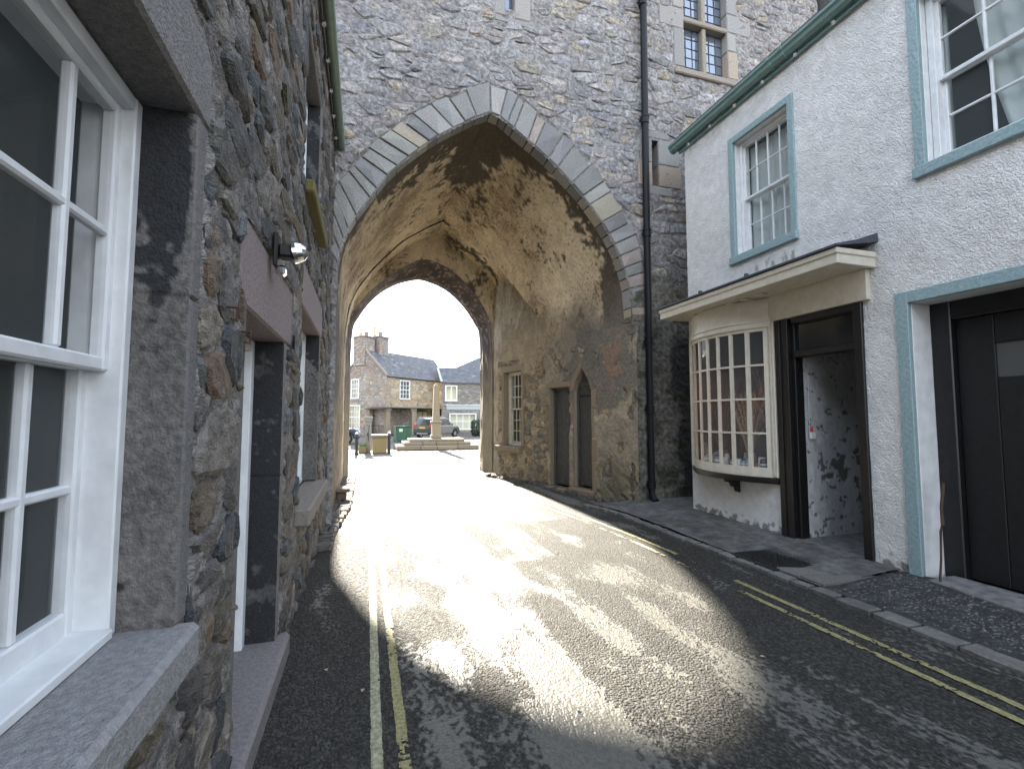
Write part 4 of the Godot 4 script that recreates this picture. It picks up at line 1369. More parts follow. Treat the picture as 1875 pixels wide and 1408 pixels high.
	for b in bands.size():
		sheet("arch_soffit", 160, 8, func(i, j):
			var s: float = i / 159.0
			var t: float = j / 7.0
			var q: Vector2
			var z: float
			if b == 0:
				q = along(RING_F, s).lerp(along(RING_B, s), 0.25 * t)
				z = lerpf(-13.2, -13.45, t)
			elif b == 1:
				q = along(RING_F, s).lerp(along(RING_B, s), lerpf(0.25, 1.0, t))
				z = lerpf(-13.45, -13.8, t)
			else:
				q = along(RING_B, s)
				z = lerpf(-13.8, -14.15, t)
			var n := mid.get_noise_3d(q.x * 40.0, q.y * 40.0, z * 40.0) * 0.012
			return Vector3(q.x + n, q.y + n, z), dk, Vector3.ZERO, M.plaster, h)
	# the square side, roof and flanks
	var far_hole := PackedVector2Array()
	for q in RING_B:
		far_hole.append(q + (q - Vector2(1.45, 2.5)).normalized() * 0.12)
	var FB := Transform3D(Basis(Vector3(1, 0, 0), Vector3(0, 1, 0), Vector3(0, 0, 1)), Vector3(0, 0, -14.1))
	wall_sheet("rear_facade", FB, -6.5, 9.5, -0.4, 11.5, 0.12, func(_a, _b): return 0.0, func(_a, _b): return Color(0.24, 0.22, 0.2), [far_hole], M.mortar, h)
	mb = MB.new()
	mb.col = Color(0.22, 0.21, 0.2)
	mb.box(Vector3(1.5, 11.5, -10.8), Vector3(16.4, 0.2, 7.0), 0.0)
	mb.box(Vector3(-6.6, 5.5, -10.8), Vector3(0.2, 12.2, 7.0), 0.0)
	mb.box(Vector3(9.6, 5.5, -10.8), Vector3(0.2, 12.2, 7.0), 0.0)
	mb.box(Vector3(1.5, 11.2, -7.62), Vector3(16.2, 0.6, 0.2), 0.0)
	mb.box(Vector3(-3.6, 5.5, -7.66), Vector3(5.8, 12.0, 0.2), 0.0)
	obj("side_walls", mb, M.mortar, h)
	build_passage(h)

func passage_colour(p: Vector3) -> Color:
	var n1 := big.get_noise_3d(p.x * 20.0, p.y * 30.0, p.z * 30.0)
	var n2 := mid.get_noise_3d(p.x * 60.0, p.y * 60.0, p.z * 60.0)
	var c := Color(0.33, 0.28, 0.21).lerp(Color(0.47, 0.38, 0.26), smoothstep(-0.25, 0.35, n1 + 0.5 * n2 + 0.35 * smoothstep(-10.0, -12.0, p.z)))
	c = c * (1.0 + 0.35 * n2)
	# dark grey render near the entrance, and its pink brick showing through
	c = c.lerp(Color(0.15, 0.135, 0.115), 0.8 * smoothstep(0.0, 0.3, 0.9 * gauss(p.z + 8.6, 1.3) * smoothstep(1.4, 2.2, p.y) * smoothstep(4.6, 3.9, p.y) - 0.35 + n1 * 0.6 + n2 * 0.5))
	if p.x > 3.0:
		c = c.lerp(Color(0.34, 0.19, 0.125), 0.7 * smoothstep(0.34, 0.44, 0.62 * gauss(p.z + 7.98, 0.25) * gauss(p.y - 2.75, 0.6) + n2 * 0.6))
		var moss := smoothstep(0.25, 0.5, 0.7 * gauss(p.y - 0.35, 0.5) * gauss(p.z + 8.0, 0.7) + n2 * 0.5)
		c = c.lerp(Color(0.10, 0.10, 0.04), moss * 0.6)
	return c

func build_passage(h: Node3D) -> void:
	var ex := Vector3(0.24, 0, 1).normalized()
	var F := Transform3D(Basis(ex, Vector3.UP, ex.cross(Vector3.UP)), Vector3(4.62, 0, -7.5))
	var arch2 := PackedVector2Array([Vector2(-1.72, 0.13), Vector2(-1.14, 0.13), Vector2(-1.14, 2.12), Vector2(-1.22, 2.32), Vector2(-1.43, 2.60), Vector2(-1.64, 2.32), Vector2(-1.72, 2.12)])
	var open_ := [rects(-2.56, 0.06, -1.86, 2.22), arch2, rects(-4.66, 0.84, -3.80, 2.74)]
	var list := cells(-5.03, -0.1, -0.25, 3.05, Vector2(0.12, 0.24), Vector2(0.16, 0.42), 1.5, [rects(-2.66, -0.2, -1.02, 2.24), rects(-1.8, 2.2, -1.06, 2.75), rects(-5.0, 0.64, -3.7, 0.85), rects(-4.76, 0.8, -3.7, 2.86)], 0.014, 303)
	var pal := [Color(0.52, 0.42, 0.28), Color(0.44, 0.36, 0.25), Color(0.58, 0.46, 0.31), Color(0.36, 0.31, 0.23), Color(0.60, 0.47, 0.30), Color(0.32, 0.28, 0.22)]
	lay(list, F, pal, Vector2(0.006, 0.032), -0.04, 0.022, 0.015, 120, Vector3(0, 1.6, 0), M.rubble, h, "stone", 0.2)
	var pd := func(a: float, b: float) -> float:
		# render thick where it survives, sunk between the stones where it has fallen away
		var keep := mid.get_noise_2d(a * 26.0 + 60.0, b * 26.0) + 0.55 * smoothstep(-3.2, -1.6, a) + 0.22 * smoothstep(1.4, 2.6, b) - 0.32
		return lerpf(-0.004, 0.040 * smoothstep(3.3, 2.7, b), smoothstep(-0.12, 0.10, keep)) + fine.get_noise_2d(a * 90.0, b * 90.0) * 0.010
	wall_sheet("render", F, -5.06, 0.12, -0.25, 3.30, 0.022, pd, func(a, b): return passage_colour(F * Vector3(a, b, 0)), open_, M.plaster, h)
	rng.seed = 62
	# window: stone jambs, sill, white sashes
	for q in [[-4.78, 0.84, -4.662, 2.74], [-3.798, 0.84, -3.70, 2.74], [-4.82, 2.742, -3.66, 2.90]]:
		var mb := MB.new()
		mb.col = vary(Color(0.44, 0.345, 0.225), 0.1)
		mb.fbox(F, Vector3(q[0], q[1], -0.3), Vector3(q[2], q[3], 0.045), 0.012)
		obj("jamb_stone", mb, M.ashlar, h)
	var sl := MB.new()
	sl.col = Color(0.36, 0.28, 0.19)
	sl.fbox(F, Vector3(-4.98, 0.69, -0.2), Vector3(-3.72, 0.838, 0.14), 0.02)
	obj("sill", sl, M.ashlar, h)
	sash_window(h, F, -4.655, -3.805, 0.845, 2.735, -0.10, 4, 3, 3, 0.05, M.cream_paint, 0.024, 0.04)
	room(h, F, -4.9, -3.6, 0.5, 3.0, -0.25, -1.8, M.dark_room)
	# two plank doors
	for q in [[-2.56, -1.86, 0.06, 2.22, 5], [-1.72, -1.14, 0.13, 2.62, 4]]:
		var d := part("door", h)
		var k: int = q[4]
		for i in k:
			var mb := MB.new()
			mb.fbox(F, Vector3(lerpf(q[0] + 0.05, q[1] - 0.03, float(i) / k) + 0.003, q[2] + 0.04, -0.15), Vector3(lerpf(q[0] + 0.05, q[1] - 0.03, float(i + 1) / k) - 0.003, q[3] - 0.03, -0.100 + rng.randf_range(0.0, 0.004)), 0.006)
			obj("plank", mb, M.grey_door, d)
		var fr := MB.new()
		fr.fbox(F, Vector3(q[0] - 0.05, q[2], -0.26), Vector3(q[0] + 0.035, q[3], -0.07), 0.008)
		fr.fbox(F, Vector3(q[1] - 0.03, q[2], -0.26), Vector3(q[1] + 0.05, q[3], -0.07), 0.008)
		fr.fbox(F, Vector3(q[0], q[3] - 0.40 if k == 4 else q[3] - 0.05, -0.26), Vector3(q[1], q[3] - 0.33 if k == 4 else q[3] + 0.02, -0.075), 0.008)
		fr.fbox(F, Vector3(q[0] - 0.05, q[2], -0.30), Vector3(q[1] + 0.05, q[3] + 0.1, -0.26), 0.0)
		obj("door_frame", fr, M.grey_door, d)
		if k == 4:
			var kb := MB.new()
			kb.lathe(F * Vector3(-1.2, 1.42, -0.10), [[0.0, 0.05], [0.022, 0.044], [0.026, 0.03], [0.012, 0.015], [0.014, 0.0]], 10, F.basis * Basis(Vector3(1, 0, 0), PI / 2))
			obj("handle", kb, M.iron, d)
			var bar := MB.new()
			bar.fbox(F, Vector3(-1.64, 2.0, -0.10), Vector3(-1.2, 2.04, -0.085), 0.004)
			obj("hinge", bar, M.iron, d)
	for q in [[-2.66, -1.79, 2.225, 2.34, 0.05], [-2.665, -2.562, 0.04, 2.22, 0.035], [-1.858, -1.722, 0.06, 2.22, 0.012], [-1.138, -1.03, 0.1, 0.7, 0.045], [-1.138, -0.97, 0.71, 1.15, 0.05], [-1.138, -1.04, 1.16, 1.75, 0.045], [-1.138, -0.99, 1.76, 2.12, 0.05], [-2.64, -1.86, -0.1, 0.055, 0.12], [-1.80, -1.08, -0.1, 0.125, 0.14]]:
		var mb := MB.new()
		mb.col = vary(Color(0.36, 0.28, 0.19), 0.15)
		mb.fbox(F, Vector3(q[0], q[2], -0.28), Vector3(q[1], q[3], q[4]), 0.016)
		obj("step" if q[4] > 0.1 else "jamb_stone", mb, M.ashlar, h)
	# pointed hood of the second door: two leaning stones
	for s in [-1, 1]:
		var mb := MB.new()
		mb.col = vary(Color(0.36, 0.28, 0.19), 0.1)
		var P := func(x: float, y: float) -> Vector2: return Vector2(-1.43 + s * x, y)
		mb.slab(F, PackedVector2Array([P.call(0.292, 2.125), P.call(0.21, 2.325), P.call(0.0, 2.60), P.call(0.0, 2.75 if s < 0 else 2.68), P.call(0.30, 2.42), P.call(0.36 if s < 0 else 0.33, 2.125)]), -0.25, 0.05 if s < 0 else 0.02, 0.012)
		obj("hood_stone", mb, M.ashlar, h)
	# black rainwater pipe with its collars
	var dp := thing("drainpipe", "long black iron drainpipe down the gatehouse front beside the arch", "drainpipe", Vector3(4.86, 0.09, -7.36))
	var mb := MB.new()
	mb.tube([Vector3(0, 0.22, 0), Vector3(0, 5.6, 0), Vector3(0.02, 10.8, 0)], 0.063, 16)
	obj("pipe", mb, M.pipe_black, dp)
	mb = MB.new()
	mb.tube([Vector3(0, 0.26, 0), Vector3(0, 0.14, 0.01), Vector3(0.0, 0.05, 0.06), Vector3(0.0, 0.02, 0.13)], 0.058, 14)
	obj("shoe", mb, M.pipe_black, dp)
	for y in [0.30, 1.62, 2.85, 4.83, 6.98, 9.3]:
		mb = MB.new()
		mb.lathe(Vector3(0, y, 0), [[0.06, -0.07], [0.076, -0.06], [0.076, 0.05], [0.084, 0.055], [0.084, 0.075], [0.06, 0.08]], 16)
		mb.box(Vector3(0, y, -0.03), Vector3(0.19, 0.05, 0.03), 0.006)
		obj("collar", mb, M.pipe_black, dp)

# ---------------------------------------------------------------- white house and shop on the right
func bow(t: float, out := 0.0) -> Vector2:      # t 0..1 from the corner to the door: (a, c)
	var a := lerpf(-6.40, -4.84, t)
	var c := 0.27 * (1.0 - pow(absf(2.0 * t - 1.0), 2.3)) + 0.035 + out
	return Vector2(a, c)

func sweep(mb: MB, F: Transform3D, b0: float, b1: float, out0: float, out1: float, t0 := 0.0, t1 := 1.0, steps := 20) -> void:
	for i in steps:
		var ta := lerpf(t0, t1, float(i) / steps)
		var tb := lerpf(t0, t1, float(i + 1) / steps)
		var p := []
		for q in [[ta, out0], [tb, out0], [tb, out1], [ta, out1]]:
			p.append(bow(q[0], q[1]))
		var ref := F * Vector3((p[0].x + p[1].x) / 2, (b0 + b1) / 2, (p[0].y + p[2].y) / 2)
		var lo := []
		var hi := []
		for q in p:
			lo.append(F * Vector3(q.x, b0, q.y))
			hi.append(F * Vector3(q.x, b1, q.y))
		mb.quad(lo[3], lo[2], hi[2], hi[3], ref)
		mb.quad(lo[0], lo[1], hi[1], hi[0], ref)
		mb.quad(hi[0], hi[1], hi[2], hi[3], ref)
		mb.quad(lo[0], lo[1], lo[2], lo[3], ref)
		if i == 0:
			mb.quad(lo[0], lo[3], hi[3], hi[0], ref)
		if i == steps - 1:
			mb.quad(lo[1], lo[2], hi[2], hi[1], ref)

func trim(called: String, F: Transform3D, a0: float, a1: float, b0: float, b1: float, w: float, low: float, parent: Node, material: Material, bottom := true) -> void:
	var mb := MB.new()
	var c := 0.022
	mb.fbox(F, Vector3(a0, b0 + (low if bottom else 0.0), -0.03), Vector3(a0 + w, b1, c), 0.005)
	mb.fbox(F, Vector3(a1 - w, b0 + (low if bottom else 0.0), -0.03), Vector3(a1, b1, c), 0.005)
	mb.fbox(F, Vector3(a0 + w, b1 - w, -0.03), Vector3(a1 - w, b1, c - 0.002), 0.005)
	if bottom:
		mb.fbox(F, Vector3(a0 - 0.01, b0, -0.03), Vector3(a1 + 0.01, b0 + low, c + 0.03), 0.008)
	obj(called, mb, material, parent)

func build_house() -> void:
	var F := Transform3D(Basis(Vector3(0, 0, 1), Vector3(0, 1, 0), Vector3(-1, 0, 0)), Vector3(5.05, 0, 0))
	var h := thing("white_house", "white roughcast house with blue window trims and a shop front", "house")
	var holes := [rects(-5.42, 3.88, -4.49, 5.56), rects(-3.0, 3.98, -1.5, 5.66), rects(-6.40, 0.80, -4.80, 3.12), rects(-4.801, -0.1, -3.68, 2.84), rects(-3.22, -0.1, -0.4, 2.70)]
	var wd := func(a: float, b: float) -> float:
		return fine.get_noise_2d(a * 250.0, b * 250.0) * 0.0035 + fine.get_noise_2d(a * 110.0 + 50.0, b * 110.0) * 0.003 + mid.get_noise_2d(a * 14.0, b * 14.0) * 0.010
	var wc := func(a: float, b: float) -> Color:
		var n := mid.get_noise_2d(a * 40.0, b * 40.0)
		var c := Color(0.775, 0.765, 0.74) * (1.0 + 0.10 * n + 0.10 * big.get_noise_2d(a * 30.0, b * 50.0))
		# splashed dirt and green algae at the foot, a faint algae bloom over the canopy
		var dirt := smoothstep(0.38, 0.62, gauss(b - 0.08, 0.17) * (0.62 + 1.1 * fine.get_noise_2d(a * 70.0, b * 70.0)))
		c = c.lerp(Color(0.10, 0.10, 0.08), dirt * 0.75)
		var alg := smoothstep(0.5, 0.8, gauss(b - 3.6, 0.14) * gauss(a + 4.75, 0.5) * (0.6 + 1.2 * mid.get_noise_2d(a * 120.0, b * 60.0)))
		c = c.lerp(Color(0.20, 0.22, 0.15), alg * 0.7)
		return c
	wall_sheet("front_wall", F, -6.5, -1.0, 0.0, 6.16, 0.0125, wd, wc, holes, M.roughcast, h)
	wall_sheet("front_wall", F, -1.0, 4.0, 0.0, 6.16, 0.06, wd, wc, holes, M.roughcast, h)
	var FE := Transform3D(Basis(Vector3(-1, 0, 0), Vector3(0, 1, 0), Vector3(0, 0, -1)), Vector3(5.05, 0, -6.5))
	wall_sheet("end_wall", FE, -5.0, 0.0, 0.0, 6.16, 0.04, func(a, b): return wd.call(a, b) * 0.6, func(a, b): return wc.call(a, b), [], M.roughcast, h)
	var mb := MB.new()
	mb.col = Color(0.6, 0.6, 0.6)
	mb.fbox(F, Vector3(-6.45, 0.0, -5.1), Vector3(4.0, 6.2, -5.0), 0.0)
	mb.fbox(F, Vector3(4.0, 0.0, -5.1), Vector3(4.1, 6.2, -0.02), 0.0)
	obj("rear_wall", mb, M.roughcast, h)
	mb = MB.new()
	mb.col = Color(0.07, 0.075, 0.085)
	mb.slab(Transform3D(Basis(), Vector3(0, 0, -6.6)), PackedVector2Array([Vector2(4.95, 6.20), Vector2(7.6, 8.0), Vector2(10.2, 6.2), Vector2(10.2, 6.3), Vector2(7.6, 8.12), Vector2(4.95, 6.30)]), 0.0, 10.8, 0.0)
	obj("roof", mb, M.slate, h)
	# gutter, ogee section, with fascia
	mb = MB.new()
	mb.fbox(F, Vector3(-6.6, 6.04, 0.012), Vector3(4.0, 6.20, 0.045), 0.004)
	obj("fascia", mb, M.gutter_teal, h)
	var g := part("gutter", h)
	mb = MB.new()
	mb.slab(Transform3D(Basis(Vector3(-1, 0, 0), Vector3(0, 1, 0), Vector3(0, 0, -1)), Vector3(5.005, 6.09, 4.0)), PackedVector2Array([Vector2(0.002, 0.0), Vector2(0.05, 0.0), Vector2(0.09, 0.03), Vector2(0.10, 0.07), Vector2(0.125, 0.09), Vector2(0.125, 0.125), Vector2(0.002, 0.125)]), 0.0, 10.72, 0.0)
	obj("channel", mb, M.gutter_teal, g)
	for z in [-4.42, -4.62, -6.6]:
		mb = MB.new()
		mb.slab(Transform3D(Basis(Vector3(-1, 0, 0), Vector3(0, 1, 0), Vector3(0, 0, -1)), Vector3(5.005, 6.083, z + 0.03)), PackedVector2Array([Vector2(-0.004, -0.002), Vector2(0.052, -0.002), Vector2(0.098, 0.03), Vector2(0.108, 0.075), Vector2(0.135, 0.095), Vector2(0.135, 0.135), Vector2(-0.004, 0.135)]), 0.0, 0.05, 0.004, true)
		obj("joint", mb, M.gutter_teal, g)
	string_lights("string of small clear bulbs hanging under the white house's teal gutter", Vector3(4.935, 6.06, 0.0), Vector3(4.935, 6.06, -6.5), 13)
	# upper windows: blue surround, white reveal, sashes
	rng.seed = 71
	trim("window_surround", F, -5.51, -4.40, 3.77, 5.65, 0.09, 0.11, h, M.blue_paint)
	trim("window_surround", F, -3.09, -1.41, 3.87, 5.75, 0.09, 0.11, h, M.blue_paint)
	trim("garage_surround", F, -3.335, -0.30, 0.06, 2.815, 0.115, 0.1, h, M.blue_paint, false)
	for q in [[-5.42, -4.49, 3.88, 5.56, 0.17], [-3.0, -1.5, 3.98, 5.66, 0.17], [-3.22, -0.4, 0.0, 2.70, 0.30]]:
		mb = MB.new()
		var d: float = -q[4]
		mb.fbox(F, Vector3(q[0] - 0.05, q[2], d), Vector3(q[0] + 0.002, q[3], -0.031), 0.004)
		mb.fbox(F, Vector3(q[1] - 0.002, q[2], d), Vector3(q[1] + 0.05, q[3], -0.031), 0.004)
		mb.fbox(F, Vector3(q[0] - 0.05, q[3] - 0.002, d), Vector3(q[1] + 0.05, q[3] + 0.05, -0.031), 0.004)
		if q[2] > 1.0:
			mb.fbox(F, Vector3(q[0] - 0.05, q[2] - 0.05, d), Vector3(q[1] + 0.05, q[2] + 0.004, -0.031), 0.004)
		obj("reveal", mb, M.white_paint, h)
	sash_window(h, F, -5.415, -4.495, 3.885, 5.555, -0.10, 4, 2, 2, 0.045, M.white_paint, 0.02, 0.036)
	sash_window(h, F, -2.995, -1.505, 3.985, 5.655, -0.10, 4, 2, 2, 0.06, M.white_paint, 0.024, 0.042)
	room(h, F, -5.6, -4.3, 3.6, 5.8, -0.25, -2.2, M.dark_room)
	room(h, F, -3.2, -1.2, 3.7, 5.9, -0.25, -2.4, M.dark_room)
	curtain("pale green gathered curtain behind the white house's smaller upper window", F, -5.40, -4.52, 3.9, 5.5, -0.30, 6, M.curtain)
	curtain("pale curtain hanging at the edge of the white house's larger upper window", F, -3.08, -2.92, 4.0, 5.6, -0.30, 3, M.curtain)
	curtain("pale curtain swept aside in the white house's larger upper window", F, -2.72, -2.0, 4.0, 5.62, -0.30, 5, M.curtain, 0.28)
	# shop: bow window
	var s := part("bow_window", h)
	mb = MB.new()
	sweep(mb, F, 0.815, 0.935, -0.06, 0.0)
	obj("bottom_rail", mb, M.cream_paint, s)
	mb = MB.new()
	sweep(mb, F, 2.715, 2.76, -0.05, 0.0)
	sweep(mb, F, 2.76, 2.88, -0.06, 0.03)
	sweep(mb, F, 2.83, 2.855, 0.03, 0.045)
	obj("head_moulding", mb, M.cream_paint, s)
	mb = MB.new()
	sweep(mb, F, 0.765, 0.812, -0.28, 0.035, -0.015, 1.03)
	sweep(mb, F, 0.735, 0.765, -0.28, 0.012, -0.01, 1.02)
	obj("sill", mb, M.black_paint, s)
	mb = MB.new()
	mb.slab(Transform3D(Basis(Vector3(-1, 0, 0), Vector3(0, 1, 0), Vector3(0, 0, -1)), Vector3(5.045, 0.735, -5.52)), PackedVector2Array([Vector2(0, 0), Vector2(0.22, 0), Vector2(0.20, -0.05), Vector2(0.13, -0.06), Vector2(0.10, -0.12), Vector2(0.05, -0.13), Vector2(0.03, -0.19), Vector2(0, -0.20)]), -0.045, 0.045, 0.008, true)
	obj("bracket", mb, M.black_paint, s)
	mb = MB.new()
	sweep(mb, F, 2.88, 3.14, -0.08, 0.004)
	obj("frieze", mb, M.cream_paint, s)
	var cols := 7
	for i in cols + 1:
		var t := lerpf(0.015, 0.975, float(i) / cols)
		mb = MB.new()
		var w := 0.012 if i > 0 and i < cols else 0.024
		sweep(mb, F, 0.93, 2.715, -0.036, -0.004, t - w, t + w, 1)
		obj("glazing_bar", mb, M.cream_paint, s)
	for j in range(1, 4):
		mb = MB.new()
		var b := lerpf(0.93, 2.715, j / 4.0)
		sweep(mb, F, b - 0.0125, b + 0.0125, -0.035, -0.006)
		obj("glazing_bar", mb, M.cream_paint, s)
	for i in cols:
		var p0 := bow(lerpf(0.015, 0.975, float(i) / cols), -0.022)
		var p1 := bow(lerpf(0.015, 0.975, float(i + 1) / cols), -0.022)
		for j in 4:
			mb = MB.new()
			var b0 := lerpf(0.93, 2.715, j / 4.0)
			var b1 := lerpf(0.93, 2.715, (j + 1) / 4.0)
			var k := rng.randf_range(-0.002, 0.002)
			mb.quad(F * Vector3(p0.x, b0, p0.y + k), F * Vector3(p1.x, b0, p1.y - k), F * Vector3(p1.x, b1, p1.y + k), F * Vector3(p0.x, b1, p0.y), F * Vector3(p0.x, b0, -1))
			obj("pane", mb, M.glass, s)
	mb = MB.new()
	mb.fbox(F, Vector3(-4.875, 0.815, -0.06), Vector3(-4.795, 2.88, 0.05), 0.01)
	mb.fbox(F, Vector3(-4.86, 0.83, 0.05), Vector3(-4.83, 2.88, 0.062), 0.006)
	obj("corner_post", mb, M.cream_paint, s)
	mb = MB.new()
	mb.fbox(F, Vector3(-6.46, 0.815, -0.06), Vector3(-6.37, 2.88, 0.045), 0.008)
	obj("corner_post", mb, M.cream_paint, s)
	# shop interior
	room(h, F, -6.35, -4.74, 0.3, 3.05, -0.02, -2.3, M.brown_room, "shop_room")
	mb = MB.new()
	mb.col = Color(0.16, 0.12, 0.08)
	mb.fbox(F, Vector3(-6.34, 0.89, -0.5), Vector3(-4.88, 0.918, 0.0), 0.002)
	for i in 14:
		var t0 := bow(lerpf(0.02, 0.95, i / 14.0), -0.065)
		var t1 := bow(lerpf(0.02, 0.95, (i + 1) / 14.0), -0.065)
		mb.quad(F * Vector3(t0.x, 0.918, 0.0), F * Vector3(t1.x, 0.918, 0.0), F * Vector3(t1.x, 0.918, t1.y), F * Vector3(t0.x, 0.918, t0.y), F * Vector3(t0.x, 0, 0))
	obj("window_board", mb, M.paint_any, s)
	shop_goods(F)
	# canopy
	var c := part("canopy", h)
	mb = MB.new()
	mb.fbox(F, Vector3(-6.50, 3.14, 0.50), Vector3(-3.50, 3.24, 0.545), 0.006)
	mb.fbox(F, Vector3(-6.52, 3.235, 0.50), Vector3(-3.485, 3.30, 0.562), 0.010)
	mb.fbox(F, Vector3(-3.545, 3.14, 0.005), Vector3(-3.502, 3.24, 0.50), 0.006)
	mb.fbox(F, Vector3(-3.547, 3.235, 0.005), Vector3(-3.487, 3.30, 0.50), 0.010)
	mb.fbox(F, Vector3(-6.50, 3.14, 0.0), Vector3(-6.46, 3.30, 0.50), 0.006)
	obj("fascia", mb, M.cream_paint, c)
	mb = MB.new()
	mb.fbox(F, Vector3(-6.46, 3.15, 0.002), Vector3(-3.545, 3.172, 0.50), 0.003)
	obj("soffit", mb, M.cream_paint, c)
	for i in 6:
		mb = MB.new()
		var a := -6.1 + i * 0.26
		mb.fbox(F, Vector3(a, 3.128, 0.20), Vector3(a + 0.10, 3.149, 0.30), 0.004)
		obj("vent_block", mb, M.cream_paint, c)
	mb = MB.new()
	mb.slab(Transform3D(Basis(Vector3(-1, 0, 0), Vector3(0, 1, 0), Vector3(0, 0, -1)), Vector3(5.05, 0, -3.47)), PackedVector2Array([Vector2(0.0, 3.40), Vector2(0.585, 3.302), Vector2(0.585, 3.325), Vector2(0.30, 3.395), Vector2(0.0, 3.50)]), 0.0, 3.07, 0.004, true)
	obj("lead_roof", mb, M.lead, c)
	for a in [-5.55, -4.7]:
		mb = MB.new()
		mb.fbox(F, Vector3(a, 3.31, 0.52), Vector3(a + 0.035, 3.37, 0.575), 0.008)
		obj("roll_end", mb, M.lead, c)
	mb = MB.new()
	mb.fbox(F, Vector3(-4.88, 2.82, -0.05), Vector3(-3.58, 3.15, 0.05), 0.006)
	obj("frieze_board", mb, M.cream_paint, c)
	# doorway beside it: black posts, transom light, lobby
	var d := part("shop_doorway", h)
	mb = MB.new()
	mb.fbox(F, Vector3(-4.79, 0.06, -0.12), Vector3(-4.60, 2.82, 0.03), 0.006)
	mb.fbox(F, Vector3(-4.76, 0.06, 0.03), Vector3(-4.70, 2.82, 0.045), 0.004)
	mb.fbox(F, Vector3(-4.60, 0.06, -0.16), Vector3(-4.55, 2.82, -0.03), 0.006)
	obj("post", mb, M.black_paint, d)
	mb = MB.new()
	mb.fbox(F, Vector3(-3.76, 0.06, -0.16), Vector3(-3.665, 2.82, 0.03), 0.006)
	obj("post", mb, M.black_paint, d)
	mb = MB.new()
	mb.fbox(F, Vector3(-4.55, 2.32, -0.14), Vector3(-3.76, 2.40, 0.0), 0.008)
	obj("transom", mb, M.black_paint, d)
	mb = MB.new()
	mb.fbox(F, Vector3(-4.55, 2.40, -0.09), Vector3(-3.76, 2.76, -0.07), 0.002)
	obj("fanlight", mb, M.dark_glass, d)
	mb = MB.new()
	mb.fbox(F, Vector3(-4.55, 2.74, -0.14), Vector3(-3.76, 2.818, 0.02), 0.006)
	obj("head", mb, M.black_paint, d)
	var FW := Transform3D(Basis(Vector3(1, 0, 0), Vector3(0, 1, 0), Vector3(0, 0, 1)), Vector3(5.05, 0, -4.57))
	var peel := func(a: float, b: float) -> float:
		return smoothstep(0.22, 0.30, 0.50 * gauss(b - 0.95, 0.22) * gauss(a - 0.7, 0.3) + 0.12 * gauss(b - 0.3, 0.3) - 0.12 + 0.8 * mid.get_noise_2d(a * 90.0, b * 110.0) + 0.3 * fine.get_noise_2d(a * 150.0, b * 150.0))
	wall_sheet("lobby_wall", FW, 0.05, 1.5, 0.0, 2.5, 0.014, func(a, b): return -0.005 * peel.call(a, b) + mid.get_noise_2d(a * 70.0, b * 70.0) * 0.006, func(a, b):
		var base := Color(0.58, 0.585, 0.585) * (1.0 + 0.12 * fine.get_noise_2d(a * 90.0, b * 40.0))
		return base.lerp(Color(0.17, 0.165, 0.16), peel.call(a, b)), [], M.pale_room, d)
	mb = MB.new()
	mb.col = Color(0.45, 0.45, 0.45)
	mb.fbox(F, Vector3(-4.62, 0.0, -1.6), Vector3(-3.6, 2.6, -1.5), 0.0)
	mb.fbox(F, Vector3(-3.68, 0.0, -1.5), Vector3(-3.60, 2.6, -0.17), 0.0)
	mb.fbox(F, Vector3(-4.62, 2.42, -1.5), Vector3(-3.6, 2.5, -0.15), 0.0)
	mb.fbox(F, Vector3(-4.66, 0.0, -1.5), Vector3(-4.59, 2.6, -0.17), 0.0)
	obj("lobby_lining", mb, M.pale_room, d)
	mb = MB.new()
	mb.col = Color(0.22, 0.215, 0.205)
	mb.fbox(F, Vector3(-4.60, 0.0, -1.5), Vector3(-3.68, 0.118, 0.0), 0.004)
	obj("lobby_floor", mb, M.concrete, d)
	var sw := thing("switch_box", "small white box with a red sounder on the peeling lobby wall", "switch box", Vector3(5.30, 1.36, -4.555))
	mb = MB.new()
	mb.col = Color(0.7, 0.7, 0.68)
	mb.box(Vector3(0, 0, 0.015), Vector3(0.085, 0.085, 0.035), 0.008)
	obj("box", mb, M.paint_any, sw)
	mb = MB.new()
	mb.col = Color(0.55, 0.03, 0.02)
	mb.lathe(Vector3(-0.01, 0.043, 0.018), [[0.016, 0.0], [0.014, 0.04], [0.006, 0.07], [0.0, 0.075]], 10)
	obj("sounder", mb, M.paint_any, sw)
	mb = MB.new()
	mb.tube([Vector3(-0.03, 0.04, 0.006), Vector3(-0.032, 0.35, 0.006), Vector3(-0.02, 0.9, 0.006)], 0.004, 6)
	obj("cable", mb, M.white_paint, sw)
	# garage
	var gd := part("garage_door", h)
	mb = MB.new()
	mb.fbox(F, Vector3(-3.22, 0.08, -0.42), Vector3(-3.05, 2.70, -0.28), 0.01)
	mb.fbox(F, Vector3(-3.05, 2.52, -0.42), Vector3(-0.4, 2.70, -0.285), 0.01)
	obj("door_frame", mb, M.black_paint, gd)
	for i in 9:
		var a := -3.05 + i * 0.29
		for q in ([[0.10, 2.52]] if i < 1 or i > 4 else [[0.10, 1.95], [2.26, 2.52]]):
			mb = MB.new()
			mb.fbox(F, Vector3(a + 0.0025, q[0], -0.40), Vector3(a + 0.2875, q[1], -0.35), 0.005)
			obj("plank", mb, M.matt_black, gd)
	mb = MB.new()
	mb.col = Color(0.10, 0.10, 0.095)
	mb.fbox(F, Vector3(-2.78, 1.95, -0.385), Vector3(-1.6, 2.26, -0.372), 0.0)
	obj("pane", mb, M.gloss_any, gd)
	room(h, F, -3.1, -0.4, 0.0, 2.8, -0.43, -1.2, M.dark_room)
	# stick leaning in the garage reveal
	var st := thing("stick", "thin crooked wooden stick leaning against the garage frame", "stick", Vector3(5.0, 0.105, -3.06))
